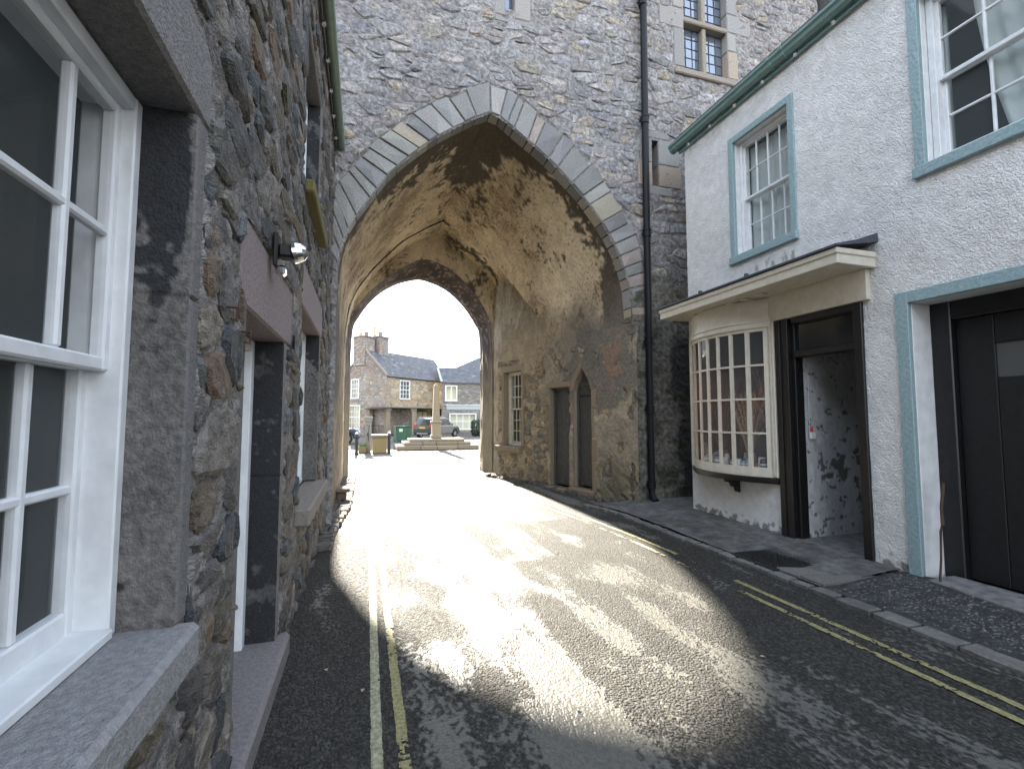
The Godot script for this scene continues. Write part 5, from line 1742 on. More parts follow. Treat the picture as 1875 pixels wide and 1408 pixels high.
	mb = MB.new()
	mb.tube([Vector3(0, 0, 0), Vector3(0.02, 0.2, 0.008), Vector3(0.05, 0.45, 0.0), Vector3(0.06, 0.52, 0.012)], [0.010, 0.009, 0.011, 0.012], 8)
	obj("lower_piece", mb, M.wood, st)
	mb = MB.new()
	mb.tube([Vector3(0.06, 0.50, 0.012), Vector3(0.075, 0.66, 0.0), Vector3(0.10, 0.88, 0.014)], [0.015, 0.013, 0.014], 8)
	obj("upper_piece", mb, M.wood, st)

func shop_goods(F: Transform3D) -> void:
	rng.seed = 404
	var kinds := ["jar", "candle_jar", "tin", "cup"]
	var hues := [Color(0.55, 0.56, 0.56), Color(0.25, 0.33, 0.35), Color(0.04, 0.04, 0.045), Color(0.42, 0.38, 0.30), Color(0.62, 0.62, 0.60), Color(0.20, 0.22, 0.24)]
	var words := ["white", "blue grey", "black", "tan", "cream", "slate grey"]
	var combos := range(24)
	for i in 24:
		var sw := rng.randi() % 24
		var was: int = combos[i]
		combos[i] = combos[sw]
		combos[sw] = was
	for i in 17:
		var t := lerpf(0.10, 0.93, (i + 0.5) / 17.0)
		var p := bow(t, -0.13 - rng.randf_range(0.0, 0.14))
		var k: int = combos[i] % 4
		var hue: int = combos[i] / 4
		var o := thing(kinds[k], "small %s %s standing on the shop's bow window board" % [words[hue], kinds[k].replace("_", " ")], kinds[k].replace("_", " "), F * Vector3(p.x, 0.919, p.y), rng.randf() * 6.0, "goods in the shop window")
		var r := rng.randf_range(0.032, 0.052)
		var hh := rng.randf_range(0.07, 0.14)
		var mb := MB.new()
		mb.col = hues[hue]
		mb.lathe(Vector3.ZERO, [[0.0, 0.0], [r * 0.95, 0.0], [r, hh * 0.1], [r, hh * 0.85], [r * 0.85, hh], [r * 0.8, hh], [0.0, hh * 0.97]], 14)
		obj("body", mb, M.gloss_any, o)
		mb = MB.new()
		mb.col = Color(0.05, 0.05, 0.05) if k != 3 else hues[hue]
		mb.lathe(Vector3(0, hh, 0), [[r * 0.82, 0.0], [r * 0.86, 0.004], [r * 0.86, 0.02], [0.0, 0.024]], 14)
		obj("lid", mb, M.gloss_any, o)
		mb = MB.new()
		mb.col = Color(0.6, 0.59, 0.55)
		mb.lathe(Vector3(0, hh * 0.3, 0), [[r * 1.01, 0.0], [r * 1.012, hh * 0.3]], 14)
		obj("paper_band", mb, M.paint_any, o)
	# dried grasses in a pot
	for g in 3:
		var o := thing("dried_grass", ["tall bunch of dried brown grasses in the shop window by the door", "feathery dried pampas grasses behind the shop's bow window", "dark dried twigs in the shop window near the gatehouse"][g], "dried plant", F * Vector3([-5.05, -5.40, -5.95][g], 0.918, [-0.18, -0.10, -0.12][g]))
		var mb := MB.new()
		mb.col = [Color(0.14, 0.12, 0.10), Color(0.2, 0.18, 0.15), Color(0.08, 0.08, 0.08)][g]
		mb.lathe(Vector3.ZERO, [[0.0, 0.0], [0.06, 0.0], [0.085, 0.08], [0.07, 0.17], [0.06, 0.17], [0.0, 0.12]], 14)
		obj("pot", mb, M.paint_any, o)
		mb = MB.new()
		for i in 70:
			mb.col = vary([Color(0.22, 0.13, 0.06), Color(0.32, 0.24, 0.13), Color(0.10, 0.06, 0.035)][g], 0.35)
			var t := rng.randf() * TAU
			var lean := rng.randf_range(0.05, 0.42)
			var hh: float = rng.randf_range(0.5, 1.35) * [1.0, 0.7, 0.9][g]
			var d := Vector3(cos(t) * 0.6, 0, sin(t)) * lean
			var p0 := Vector3(cos(t) * 0.03, 0.15, sin(t) * 0.03)
			var p1 := p0 + d * 0.35 + Vector3(0, hh * 0.55, 0)
			var p2 := p0 + d + Vector3(0, hh, 0)
			if d.x < 0.0:
				p2.x = maxf(p2.x, -0.16)
				p1.x = maxf(p1.x, -0.16)
			mb.tube([p0, p1, p2], [0.0025, 0.002, 0.001], 4, false)
			for q in 5:
				var s0 := p1.lerp(p2, q / 5.0)
				mb.tube([s0, s0 + Vector3(rng.randf_range(-0.03, 0.03), 0.05, rng.randf_range(-0.04, 0.04))], [0.003, 0.001], 3, false)
		stuff(obj("stems", mb, M.paint_any, o))
	# pendant lamp: shade, glowing underside
	var lp := thing("pendant_lamp", "wide lit pendant lamp hanging inside the shop", "lamp", F * Vector3(-5.25, 2.02, -0.55))
	var m2 := mat("lamp_glow", lin(0.9, 0.6, 0.2), 0.6)
	m2.emission_enabled = true
	m2.emission = Color(1.0, 0.62, 0.16)
	m2.emission_energy_multiplier = 0.12
	var lm := MB.new()
	lm.lathe(Vector3.ZERO, [[0.0, 0.001], [0.17, 0.0]], 24)
	obj("glowing_underside", lm, m2, lp)
	lm = MB.new()
	lm.col = Color(0.35, 0.25, 0.12)
	lm.lathe(Vector3.ZERO, [[0.19, -0.012], [0.185, 0.01], [0.10, 0.07], [0.03, 0.10], [0.02, 0.14], [0.0, 0.14]], 24)
	obj("shade", lm, M.paint_any, lp)
	lm = MB.new()
	lm.tube([Vector3(0, 0.14, 0), Vector3(0, 1.0, 0)], 0.004, 6)
	obj("cord", lm, M.rubber, lp)
	var li := OmniLight3D.new()
	li.name = "shop_lamp_light"
	li.position = F * Vector3(-5.25, 1.97, -0.55)
	li.light_color = Color(1.0, 0.62, 0.28)
	li.light_energy = 0.035
	li.light_size = 0.15
	li.omni_range = 8.0
	li.omni_attenuation = 2.0
	li.shadow_enabled = true
	add_child(li)

# ---------------------------------------------------------------- the square beyond the arch
func coursed(F: Transform3D, a0: float, a1: float, b0: float, b1: float, row: Vector2, wide: Vector2, holes: Array, pal: Array, sd: int, parent: Node, most: int, peak := Vector3.ZERO) -> void:
	var list := cells(a0, b0, a1, b1, row, wide, 2.2, holes, 0.012, sd)
	if peak != Vector3.ZERO:
		var kept := []
		for p in list:
			var ok := true
			for q in p:
				if q.y > peak.z - absf(q.x - peak.x) * peak.y:
					ok = false
			if ok:
				kept.append(p)
		list = kept
	lay(list, F, pal, Vector2(0.012, 0.04), -0.03, 0.02, 0.012, most, Vector3(0, 1.6, 0), M.rubble, parent, "stone", 0.2)

func plain_wall(called: String, F: Transform3D, a0: float, a1: float, b0: float, b1: float, c: Color, holes: Array, parent: Node, step := 0.12) -> void:
	wall_sheet(called, F, a0, a1, b0, b1, step, func(a, b): return mid.get_noise_2d(a * 40.0, b * 40.0) * 0.014, func(a, b): return c * (1.0 + 0.35 * fine.get_noise_2d(a * 60.0, b * 60.0)), holes, M.mortar, parent)

func slates(F: Transform3D, a0: float, a1: float, len_: float, sd: int, parent: Node, skew0 := 0.0, skew1 := 0.0) -> void:
	# rows of lapped slates on a roof slope; F.y runs up the slope. Too fine at this distance to tell one from the next: one mesh
	rng.seed = sd
	var mb := MB.new()
	var y := 0.0
	var r := 0
	while y < len_:
		var x := a0 + skew0 * y / len_ - rng.randf() * 0.2
		var end := a1 + skew1 * y / len_
		while x < end:
			var w := rng.randf_range(0.22, 0.42)
			mb.col = vary([Color(0.125, 0.125, 0.135), Color(0.155, 0.15, 0.155), Color(0.14, 0.132, 0.13)][rng.randi() % 3], 0.25)
			if rng.randf() < 0.02:
				mb.col = Color(0.3, 0.3, 0.3)
			var x0 := maxf(x, a0 + skew0 * y / len_)
			var x1 := minf(x + w - 0.008, end)
			var z := rng.randf_range(0.0, 0.012)
			if x1 > x0 + 0.02:
				mb.fbox(F, Vector3(x0, y - 0.04, 0.012 + z), Vector3(x1, y + 0.24, 0.03 + z), 0.0)
			x += w
		y += 0.22
		r += 1
	stuff(obj("slates", mb, M.slate, parent))
	var base := MB.new()
	base.col = Color(0.07, 0.07, 0.075)
	var P := func(x: float, yy: float) -> Vector3: return F * Vector3(x, yy, 0.0)
	base.quad(P.call(a0, 0.0), P.call(a1, 0.0), P.call(a1 + skew1, len_), P.call(a0 + skew0, len_), F * Vector3((a0 + a1) / 2, len_ / 2, -3.0))
	obj("roof_deck", base, M.slate, parent)

func far_window(parent: Node, F: Transform3D, a0: float, a1: float, b0: float, b1: float, cols: int, rows: int, back: Material, fw := 0.09, bar := 0.035) -> void:
	var w := part("window", parent)
	var mb := MB.new()
	mb.fbox(F, Vector3(a0, b0, -0.08), Vector3(a0 + fw, b1, 0.05), 0.01)
	mb.fbox(F, Vector3(a1 - fw, b0, -0.08), Vector3(a1, b1, 0.05), 0.01)
	mb.fbox(F, Vector3(a0 + fw, b1 - fw, -0.08), Vector3(a1 - fw, b1, 0.048), 0.01)
	mb.fbox(F, Vector3(a0 - 0.02, b0 - 0.02, -0.08), Vector3(a1 + 0.02, b0 + fw, 0.085), 0.01)
	obj("frame", mb, M.white_paint, w)
	for i in range(1, cols):
		mb = MB.new()
		var x := lerpf(a0 + fw, a1 - fw, float(i) / cols)
		mb.fbox(F, Vector3(x - bar / 2, b0 + fw, -0.05), Vector3(x + bar / 2, b1 - fw, 0.02), 0.006)
		obj("glazing_bar", mb, M.white_paint, w)
	for j in range(1, rows):
		mb = MB.new()
		var y := lerpf(b0 + fw, b1 - fw, float(j) / rows)
		var t := bar * (1.8 if rows == 4 and j == 2 else 1.0)
		mb.fbox(F, Vector3(a0 + fw, y - t / 2, -0.048), Vector3(a1 - fw, y + t / 2, 0.018), 0.006)
		obj("glazing_bar", mb, M.white_paint, w)
	panes(w, F, a0 + fw, a1 - fw, b0 + fw, b1 - fw, -0.03, cols, rows)
	mb = MB.new()
	mb.fbox(F, Vector3(a0, b0, -0.5), Vector3(a1, b1, -0.45), 0.0)
	mb.fbox(F, Vector3(a0 - 0.05, b0, -0.5), Vector3(a0, b1, -0.08), 0.0)
	mb.fbox(F, Vector3(a1, b0, -0.5), Vector3(a1 + 0.05, b1, -0.08), 0.0)
	mb.fbox(F, Vector3(a0, b1, -0.5), Vector3(a1, b1 + 0.05, -0.08), 0.0)
	obj("room_behind", mb, back, w)

func build_square() -> void:
	var G := -0.15
	# ---- house with the pillared porch, corner towards the arch
	var C := Vector3(1.78, G, -43.0)
	var e1 := Vector3(0.731, 0, -0.682)      # along the front, away to the right
	var e2 := Vector3(-0.682, 0, -0.731)     # along the gable, away to the left
	var h := thing("corner_house", "stone house with a steep slate roof and pillared porch across the square", "house")
	var FA := Transform3D(Basis(e1, Vector3.UP, e1.cross(Vector3.UP)), C)
	if FA.basis.z.z < 0:
		FA.basis = Basis(-e1, Vector3.UP, (-e1).cross(Vector3.UP))
	var FG := Transform3D(Basis(-e2, Vector3.UP, (-e2).cross(Vector3.UP)), C)
	var tan_ := [Color(0.587, 0.469, 0.312), Color(0.537, 0.431, 0.300), Color(0.625, 0.500, 0.331), Color(0.500, 0.413, 0.294), Color(0.562, 0.388, 0.250), Color(0.575, 0.481, 0.356)]  # far house palettes and wall tones are lightened in place of distance haze
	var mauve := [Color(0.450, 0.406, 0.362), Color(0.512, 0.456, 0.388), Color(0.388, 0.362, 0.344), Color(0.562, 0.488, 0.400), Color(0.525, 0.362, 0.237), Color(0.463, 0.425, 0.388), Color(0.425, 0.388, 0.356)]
	var win := rects(1.62, 3.28, 2.98, 5.02)
	plain_wall("front_wall", FA, 0.0, 8.2, 2.5, 5.3, Color(0.55, 0.475, 0.36), [win], h)
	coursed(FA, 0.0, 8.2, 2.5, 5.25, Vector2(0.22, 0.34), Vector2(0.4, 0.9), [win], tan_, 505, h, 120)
	var gw := [rects(-4.45, 3.35, -3.4, 5.15), rects(-4.7, 0.55, -3.2, 2.75)]
	plain_wall("gable_wall", FG, -5.6, 0.0, 0.0, 5.3, Color(0.52, 0.475, 0.42), gw, h)
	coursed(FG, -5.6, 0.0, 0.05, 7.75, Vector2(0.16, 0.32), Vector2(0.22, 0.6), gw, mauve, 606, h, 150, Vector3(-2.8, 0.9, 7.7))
	var mb := MB.new()
	mb.col = Color(0.30, 0.27, 0.24)
	mb.slab(FG, PackedVector2Array([Vector2(-5.6, 5.2), Vector2(0.0, 5.2), Vector2(-2.8, 7.75)]), -0.2, 0.0, 0.0)
	obj("gable_peak", mb, M.mortar, h)
	mb = MB.new()
	mb.col = Color(0.36, 0.32, 0.27)
	mb.slab(FG, PackedVector2Array([Vector2(0.06, 5.20), Vector2(-2.8, 7.80), Vector2(-2.8, 7.98), Vector2(0.10, 5.36)]), -0.16, 0.06, 0.01)
	obj("verge_coping", mb, M.ashlar, h)
	mb = MB.new()
	mb.col = Color(0.36, 0.32, 0.27)
	mb.slab(FG, PackedVector2Array([Vector2(-5.7, 5.36), Vector2(-2.8, 7.98), Vector2(-2.8, 7.80), Vector2(-5.66, 5.2)]), -0.16, 0.06, 0.01)
	obj("verge_coping", mb, M.ashlar, h)
	# roof slopes
	var up := (Vector3.UP * 2.55 + (-FA.basis.z) * 2.95).normalized()
	var FRoof := Transform3D(Basis(e1, up, e1.cross(up)), C + Vector3.UP * 5.25 + FA.basis.z * 0.18)
	slates(FRoof, -0.05, 8.5, 3.95, 707, h, 0.0, 1.4)
	mb = MB.new()
	mb.col = Color(0.07, 0.07, 0.075)
	mb.quad(C + e2 * 5.7 + Vector3.UP * 5.2, C + e2 * 5.7 + e1 * 9.0 + Vector3.UP * 5.2, C + e2 * 2.8 + e1 * 9.8 + Vector3.UP * 7.85, C + e2 * 2.8 + Vector3.UP * 7.85, C + e2 * 3.0 + e1 * 4.0)
	mb.quad(C + e2 * 5.6 + e1 * 8.2, C + e1 * 8.2, C + e1 * 8.2 + Vector3.UP * 5.3, C + e2 * 5.6 + e1 * 8.2 + Vector3.UP * 5.3, C)
	mb.quad(C + e2 * 5.6, C + e2 * 5.6 + e1 * 8.2, C + e2 * 5.6 + e1 * 8.2 + Vector3.UP * 5.3, C + e2 * 5.6 + Vector3.UP * 5.3, C)
	obj("rear", mb, M.slate, h)
	# front gutter line
	mb = MB.new()
	mb.tube([C + Vector3.UP * 5.22 + FA.basis.z * 0.16, C + e1 * 8.3 + Vector3.UP * 5.22 + FA.basis.z * 0.16], 0.05, 8)
	obj("gutter", mb, M.black_paint, h)
	far_window(h, FA, 1.62, 2.98, 3.28, 5.02, 3, 4, M.dark_room)
	far_window(h, FG, -4.45, -3.4, 3.35, 5.15, 3, 4, M.blind)
	far_window(h, FG, -4.7, -3.2, 0.55, 2.75, 4, 4, M.blind)
	# porch: recessed ground floor behind pillars under a thin slab
	plain_wall("porch_wall", Transform3D(FA.basis, FA.origin - FA.basis.z * 1.6), -0.2, 8.2, 0.0, 2.6, Color(0.28, 0.22, 0.16), [], h)
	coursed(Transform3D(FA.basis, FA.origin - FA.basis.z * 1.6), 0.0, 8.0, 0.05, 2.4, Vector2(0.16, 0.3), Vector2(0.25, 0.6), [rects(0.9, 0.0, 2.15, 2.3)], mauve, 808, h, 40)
	mb = MB.new()
	mb.col = Color(0.30, 0.27, 0.22)
	mb.fbox(FA, Vector3(-0.6, 2.48, -1.7), Vector3(8.3, 2.60, 0.30), 0.02)
	obj("porch_slab", mb, M.ashlar, h)
	for p in [0.22, 3.55, 6.9]:
		mb = MB.new()
		mb.col = vary(Color(0.37, 0.30, 0.21), 0.1)
		mb.fbox(FA, Vector3(p - 0.27, 0.0, -0.30), Vector3(p + 0.27, 2.20, 0.06), 0.03)
		mb.fbox(FA, Vector3(p - 0.42, 2.20, -0.32), Vector3(p + 0.42, 2.48, 0.08), 0.05)
		obj("pillar", mb, M.ashlar, h)
	for x in [0.5, 4.0, 7.4]:
		mb = MB.new()
		mb.tube([FA * Vector3(x, 2.6, 0.2), FA * Vector3(x, 3.0, 0.02)], 0.018, 5)
		obj("iron_tie", mb, M.iron, h)
	var d := part("green_door", h)
	mb = MB.new()
	mb.fbox(FA, Vector3(0.95, 0.05, -1.62), Vector3(1.08, 2.2, -1.5), 0.01)
	mb.fbox(FA, Vector3(1.95, 0.05, -1.62), Vector3(2.08, 2.2, -1.5), 0.01)
	mb.fbox(FA, Vector3(1.08, 2.07, -1.62), Vector3(1.95, 2.2, -1.5), 0.01)
	obj("door_frame", mb, M.cream_paint, d)
	mb = MB.new()
	mb.col = Color(0.02, 0.06, 0.04)
	mb.fbox(FA, Vector3(1.08, 0.06, -1.6), Vector3(1.95, 2.07, -1.55), 0.01)
	obj("leaf", mb, M.gloss_any, d)
	var gwn := part("porch_window", h)
	mb = MB.new()
	mb.col = Color(0.03, 0.06, 0.045)
	mb.fbox(FA, Vector3(5.2, 1.3, -1.62), Vector3(7.4, 2.3, -1.55), 0.01)
	obj("frame", mb, M.gloss_any, gwn)
	for i in 3:
		mb = MB.new()
		mb.col = Color(0.5, 0.47, 0.32)
		mb.fbox(FA, Vector3(5.3 + i * 0.7, 1.4, -1.56), Vector3(5.9 + i * 0.7, 2.2, -1.54), 0.005)
		obj("pane", mb, M.gloss_any, gwn)
	# lean-to pillar at the gable foot and dark canopy
	mb = MB.new()
	mb.col = Color(0.34, 0.29, 0.22)
	mb.fbox(FG, Vector3(-1.72, 0.0, 0.3), Vector3(-1.30, 2.35, 0.7), 0.03)
	obj("pillar", mb, M.ashlar, h)
	mb = MB.new()
	mb.col = Color(0.10, 0.10, 0.105)
	mb.fbox(FG, Vector3(-1.8, 2.36, 0.0), Vector3(0.3, 2.45, 0.85), 0.01)
	obj("lean_to_roof", mb, M.slate, h)
	# chimney stacks
	for q in [[-3.4, 1.5, 8.95, -0.1], [-3.1, 1.5, 9.1, 1.35]]:
		var ch := part("chimney", h)
		var FC := Transform3D(FG.basis, FG.origin - FG.basis.z * q[3])
		mb = MB.new()
		mb.col = Color(0.30, 0.255, 0.225)
		mb.fbox(FC, Vector3(q[0] - q[1] / 2, 6.3, -1.2), Vector3(q[0] + q[1] / 2, q[2], 0.0), 0.04)
		obj("stack", mb, M.mortar, ch)
		for FS in [FC, Transform3D(FA.basis, FC * Vector3(q[0] + q[1] / 2, 0, 0))]:
			var cl: Array = cells(q[0] - q[1] / 2, 6.4, q[0] + q[1] / 2, q[2], Vector2(0.16, 0.3), Vector2(0.2, 0.6), 1.8, [], 0.014, 31) if FS == FC else cells(0.0, 6.4, 1.2, q[2], Vector2(0.16, 0.3), Vector2(0.2, 0.6), 1.8, [], 0.014, 32)
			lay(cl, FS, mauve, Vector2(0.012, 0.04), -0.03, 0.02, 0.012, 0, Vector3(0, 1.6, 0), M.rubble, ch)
		mb = MB.new()
		mb.col = Color(0.25, 0.20, 0.18)
		mb.fbox(FC, Vector3(q[0] - q[1] / 2 - 0.08, q[2], -1.28), Vector3(q[0] + q[1] / 2 + 0.08, q[2] + 0.14, 0.08), 0.03)
		obj("cap", mb, M.ashlar, ch)
		for k in 2:
			mb = MB.new()
			mb.col = [Color(0.42, 0.33, 0.20), Color(0.22, 0.14, 0.12)][k]
			var tall: float = 1.0 if k == 0 and q[3] > 1.0 else 0.42
			var r := 0.13 if tall > 0.9 else 0.2
			mb.lathe(FC * Vector3(q[0] + (k - 0.5) * 0.75, q[2] + 0.14, -0.5), [[r, 0.0], [r * 0.85, tall * 0.85], [r * 1.1, tall * 0.88], [r * 1.0, tall], [r * 0.6, tall]], 12)
			obj("pot", mb, M.paint_any, ch)
	# ---- second house, facing the arch
	var hb := thing("slate_roofed_house", "low grey stone house with white windows on the right of the square", "house")
	var FB := Transform3D(Basis(), Vector3(0, G, -46.0))
	var wb := [rects(7.42, 3.2, 8.62, 4.75), rects(7.85, 0.42, 10.55, 2.02)]
	plain_wall("front_wall", FB, 7.1, 15.0, 0.0, 5.0, Color(0.46, 0.43, 0.375), wb, hb)
	coursed(FB, 7.1, 12.4, 0.05, 5.0, Vector2(0.09, 0.2), Vector2(0.25, 0.7), wb + [rects(7.5, 2.3, 11.5, 2.82)], [Color(0.44, 0.41, 0.35), Color(0.36, 0.34, 0.31), Color(0.50, 0.455, 0.375), Color(0.31, 0.30, 0.275)], 909, hb, 100)
	far_window(hb, FB, 7.42, 8.62, 3.2, 4.75, 2, 1, M.blind, 0.12, 0.09)
	far_window(hb, FB, 7.85, 10.55, 0.42, 2.02, 4, 2, M.blind, 0.12, 0.07)
	mb = MB.new()
	mb.col = Color(0.33, 0.38, 0.36)
	mb.fbox(FB, Vector3(7.55, 2.36, 0.0), Vector3(11.2, 2.78, 0.07), 0.02)
	obj("fascia_board", mb, M.paint_any, hb)
	mb = MB.new()
	mb.col = Color(0.6, 0.6, 0.57)
	mb.fbox(FB, Vector3(7.45, 2.78, 0.0), Vector3(11.3, 2.86, 0.12), 0.02)
	obj("cornice", mb, M.paint_any, hb)
	var ub := Vector3(0, 1.7, -3.0).normalized()
	slates(Transform3D(Basis(Vector3(1, 0, 0), ub, Vector3(1, 0, 0).cross(ub)), Vector3(0, G + 4.98, -45.8)), 6.9, 12.5, 3.5, 111, hb)
	slates(Transform3D(Basis(Vector3(1, 0, 0), ub, Vector3(1, 0, 0).cross(ub)), Vector3(0, G + 6.66, -48.8)), 8.9, 14.0, 3.0, 112, hb, 3.1, 0.0)
	mb = MB.new()
	mb.col = Color(0.25, 0.24, 0.22)
	mb.fbox(FB, Vector3(7.1, 0.0, -8.0), Vector3(15.0, 5.0, -7.8), 0.0)
	mb.fbox(FB, Vector3(14.9, 0.0, -7.8), Vector3(15.0, 6.0, 0.0), 0.0)
	obj("rear_wall", mb, M.mortar, hb)
	mb = MB.new()
	mb.col = Color(0.36, 0.38, 0.40)
	mb.box(Vector3(7.05, 5.75, -47.2), Vector3(0.22, 0.05, 3.3), 0.01, Basis(Vector3(1, 0, 0), 0.515))
	obj("lead_valley", mb, M.silver, hb)
	# plain house block added out of sight on the left to cast shadow
	var hc := thing("shadow_house", "unseen stone house placed for its shadow beside the square behind the arch's left jamb", "house", Vector3(-9.5, G, -31.0))
	mb = MB.new()
	mb.col = Color(0.3, 0.27, 0.24)
	mb.box(Vector3(0, 2.8, 0), Vector3(9.0, 5.6, 9.0), 0.02)
	obj("walls", mb, M.mortar, hc)
	mb = MB.new()
	mb.col = Color(0.08, 0.08, 0.09)
	mb.slab(Transform3D(Basis(), Vector3(0, 0, -4.6)), PackedVector2Array([Vector2(-4.7, 5.6), Vector2(4.7, 5.6), Vector2(0, 8.6)]), 0.0, 9.2, 0.02)
	obj("roof", mb, M.slate, hc)
	# ---- market cross: three steps, pedestal, tapering shaft
	var m := thing("market_cross", "tall tapering stone pillar on a stepped plinth in the square", "monument", Vector3(3.74, G, -26.2), 0.0)
	rng.seed = 14
	var st := [[4.3, 2.5, 0.0, 0.21], [3.55, 1.9, 0.215, 0.17], [2.95, 1.45, 0.39, 0.15]]
	for s in st:
		var stp := part("step", m)
		# a core and a ring of blocks
		mb = MB.new()
		mb.col = Color(0.31, 0.275, 0.21)
		mb.box(Vector3(0, s[2] + s[3] / 2, 0), Vector3(s[0] - 0.5, s[3] - 0.01, s[1] - 0.5), 0.01)
		obj("core", mb, M.ashlar, stp)
		for side in 4:
			var ln: float = s[0] if side < 2 else s[1] - 0.6
			var x := -ln / 2
			while x < ln / 2 - 0.05:
				var w := minf(rng.randf_range(0.6, 1.2), ln / 2 - x)
				if ln / 2 - x - w < 0.3:
					w = ln / 2 - x
				mb = MB.new()
				mb.col = vary(Color(0.37, 0.31, 0.215), 0.14)
				var cc := x + w / 2
				if side < 2:
					mb.box(Vector3(cc, s[2] + s[3] / 2, (s[1] / 2 - 0.15) * (1 if side == 0 else -1)), Vector3(w - 0.012, s[3] + rng.randf_range(0.0, 0.01), 0.3), 0.03)
				else:
					mb.box(Vector3((s[0] / 2 - 0.15) * (1 if side == 2 else -1), s[2] + s[3] / 2, cc), Vector3(0.3, s[3] + rng.randf_range(0.0, 0.01), w - 0.012), 0.03)
				obj("block", mb, M.ashlar, stp)
				x += w
	mb = MB.new()
	mb.col = Color(0.39, 0.33, 0.23)
	mb.box(Vector3(0, 0.64, 0), Vector3(0.58, 0.2, 0.58), 0.03)
	mb.box(Vector3(0, 1.05, 0), Vector3(0.46, 0.66, 0.46), 0.02)
	mb.box(Vector3(0, 1.43, 0), Vector3(0.58, 0.12, 0.58), 0.045)
	obj("pedestal", mb, M.ashlar, m)
	mb = MB.new()
	mb.col = Color(0.38, 0.32, 0.22)
	for k in 4:
		var t0 := TAU * (k + 0.5) / 4
		var t1 := TAU * (k + 1.5) / 4
		var q := func(t: float, r: float, y: float) -> Vector3: return Vector3(cos(t) * r, y, sin(t) * r)
		mb.quad(q.call(t0, 0.27, 1.49), q.call(t1, 0.27, 1.49), q.call(t1, 0.19, 3.42), q.call(t0, 0.19, 3.42), Vector3(0, 2.5, 0))
		mb.tri(q.call(t0, 0.19, 3.42), q.call(t1, 0.19, 3.42), Vector3(0, 3.6, 0), Vector3(0, 2.5, 0))
	obj("shaft", mb, M.ashlar, m)
	# ---- bollards
	for q in [[-0.33, -22.75, "white-capped dark bollard by the planter beside the stone pump"], [1.11, -23.0, "white-capped dark bollard at the end of the stone trough"]]:
		var b := thing("bollard", q[2], "bollard", Vector3(q[0], G, q[1]), 0.0, "bollards by the stone pump")
		mb = MB.new()
		mb.lathe(Vector3.ZERO, [[0.095, 0.0], [0.095, 0.06], [0.072, 0.09], [0.066, 0.75], [0.078, 0.78], [0.078, 0.84], [0.06, 0.86], [0.06, 0.93]], 14)
		obj("post", mb, M.iron, b)
		mb = MB.new()
		mb.col = Color(0.62, 0.6, 0.56)
		mb.lathe(Vector3.ZERO, [[0.06, 0.93], [0.075, 0.95], [0.06, 1.0], [0.02, 1.04], [0.0, 1.045]], 14)
		obj("cap", mb, M.paint_any, b)
	# ---- pump and trough
	var pm := thing("water_pump", "grey stone pump post with an iron handle in the square", "pump", Vector3(0.16, G, -24.2))
	mb = MB.new()
	mb.col = Color(0.36, 0.35, 0.32)
	mb.box(Vector3(0, 0.75, 0), Vector3(0.30, 1.5, 0.30), 0.02)
	obj("post", mb, M.ashlar, pm)
	mb = MB.new()
	mb.col = Color(0.40, 0.39, 0.36)
	mb.box(Vector3(0, 1.56, 0), Vector3(0.38, 0.12, 0.38), 0.02)
	mb.box(Vector3(0, 1.68, 0), Vector3(0.46, 0.13, 0.46), 0.05)
	obj("cap", mb, M.ashlar, pm)
	mb = MB.new()
	mb.tube([Vector3(-0.05, 1.32, 0.2), Vector3(0.06, 1.28, 0.21), Vector3(0.02, 0.95, 0.23), Vector3(0.03, 0.55, 0.24)], 0.018, 6)
	obj("handle", mb, M.iron, pm)
	mb = MB.new()
	mb.tube([Vector3(0, 0.9, 0.15), Vector3(0, 0.88, 0.3), Vector3(0, 0.8, 0.33)], 0.03, 8)
	obj("spout", mb, M.iron, pm)
	var tr := thing("stone_trough", "yellow stone block with a grey slab top beside the pump", "trough", Vector3(0.70, G, -23.6))
	mb = MB.new()
	mb.col = Color(0.42, 0.33, 0.17)
	mb.box(Vector3(0, 0.38, 0), Vector3(0.66, 0.76, 0.6), 0.03)
	obj("block", mb, M.ashlar, tr)
	mb = MB.new()
	mb.col = Color(0.34, 0.33, 0.30)
	mb.box(Vector3(0, 0.82, 0), Vector3(0.86, 0.12, 0.74), 0.02)
	obj("slab", mb, M.ashlar, tr)
	var pl := thing("planter", "small stone planter with green shoots at the pump's foot", "planter", Vector3(-0.08, G, -23.9))
	mb = MB.new()
	mb.col = Color(0.36, 0.30, 0.17)
	mb.box(Vector3(0, 0.15, 0), Vector3(0.36, 0.3, 0.32), 0.02)
	obj("trough", mb, M.ashlar, pl)
	mb = MB.new()
	for i in 90:
		mb.col = vary(Color(0.08, 0.17, 0.035), 0.3)
		var p := Vector3(rng.randf_range(-0.15, 0.15), 0.3, rng.randf_range(-0.12, 0.12))
		var t := p + Vector3(rng.randf_range(-0.06, 0.06), rng.randf_range(0.08, 0.2), rng.randf_range(-0.06, 0.06))
		mb.tri(p - Vector3(0.012, 0, 0), p + Vector3(0.012, 0, 0), t, p - Vector3(0, 0, 1))
	stuff(obj("shoots", mb, M.leaf, pl))
	# ---- iron railing by the porch
	var ra := thing("railing", "black iron railing in front of the pillared porch", "railing", Vector3(0.75, G, -41.6), deg_to_rad(-20.0))
	mb = MB.new()
	mb.box(Vector3(0, 0.95, 0), Vector3(1.6, 0.04, 0.04), 0.004)
	mb.box(Vector3(0, 0.12, 0), Vector3(1.6, 0.04, 0.04), 0.004)
	obj("rail", mb, M.iron, ra)
	for i in 13:
		mb = MB.new()
		mb.box(Vector3(-0.78 + i * 0.13, 0.52, 0), Vector3(0.028, 1.04, 0.028), 0.003)
		obj("baluster", mb, M.iron, ra)
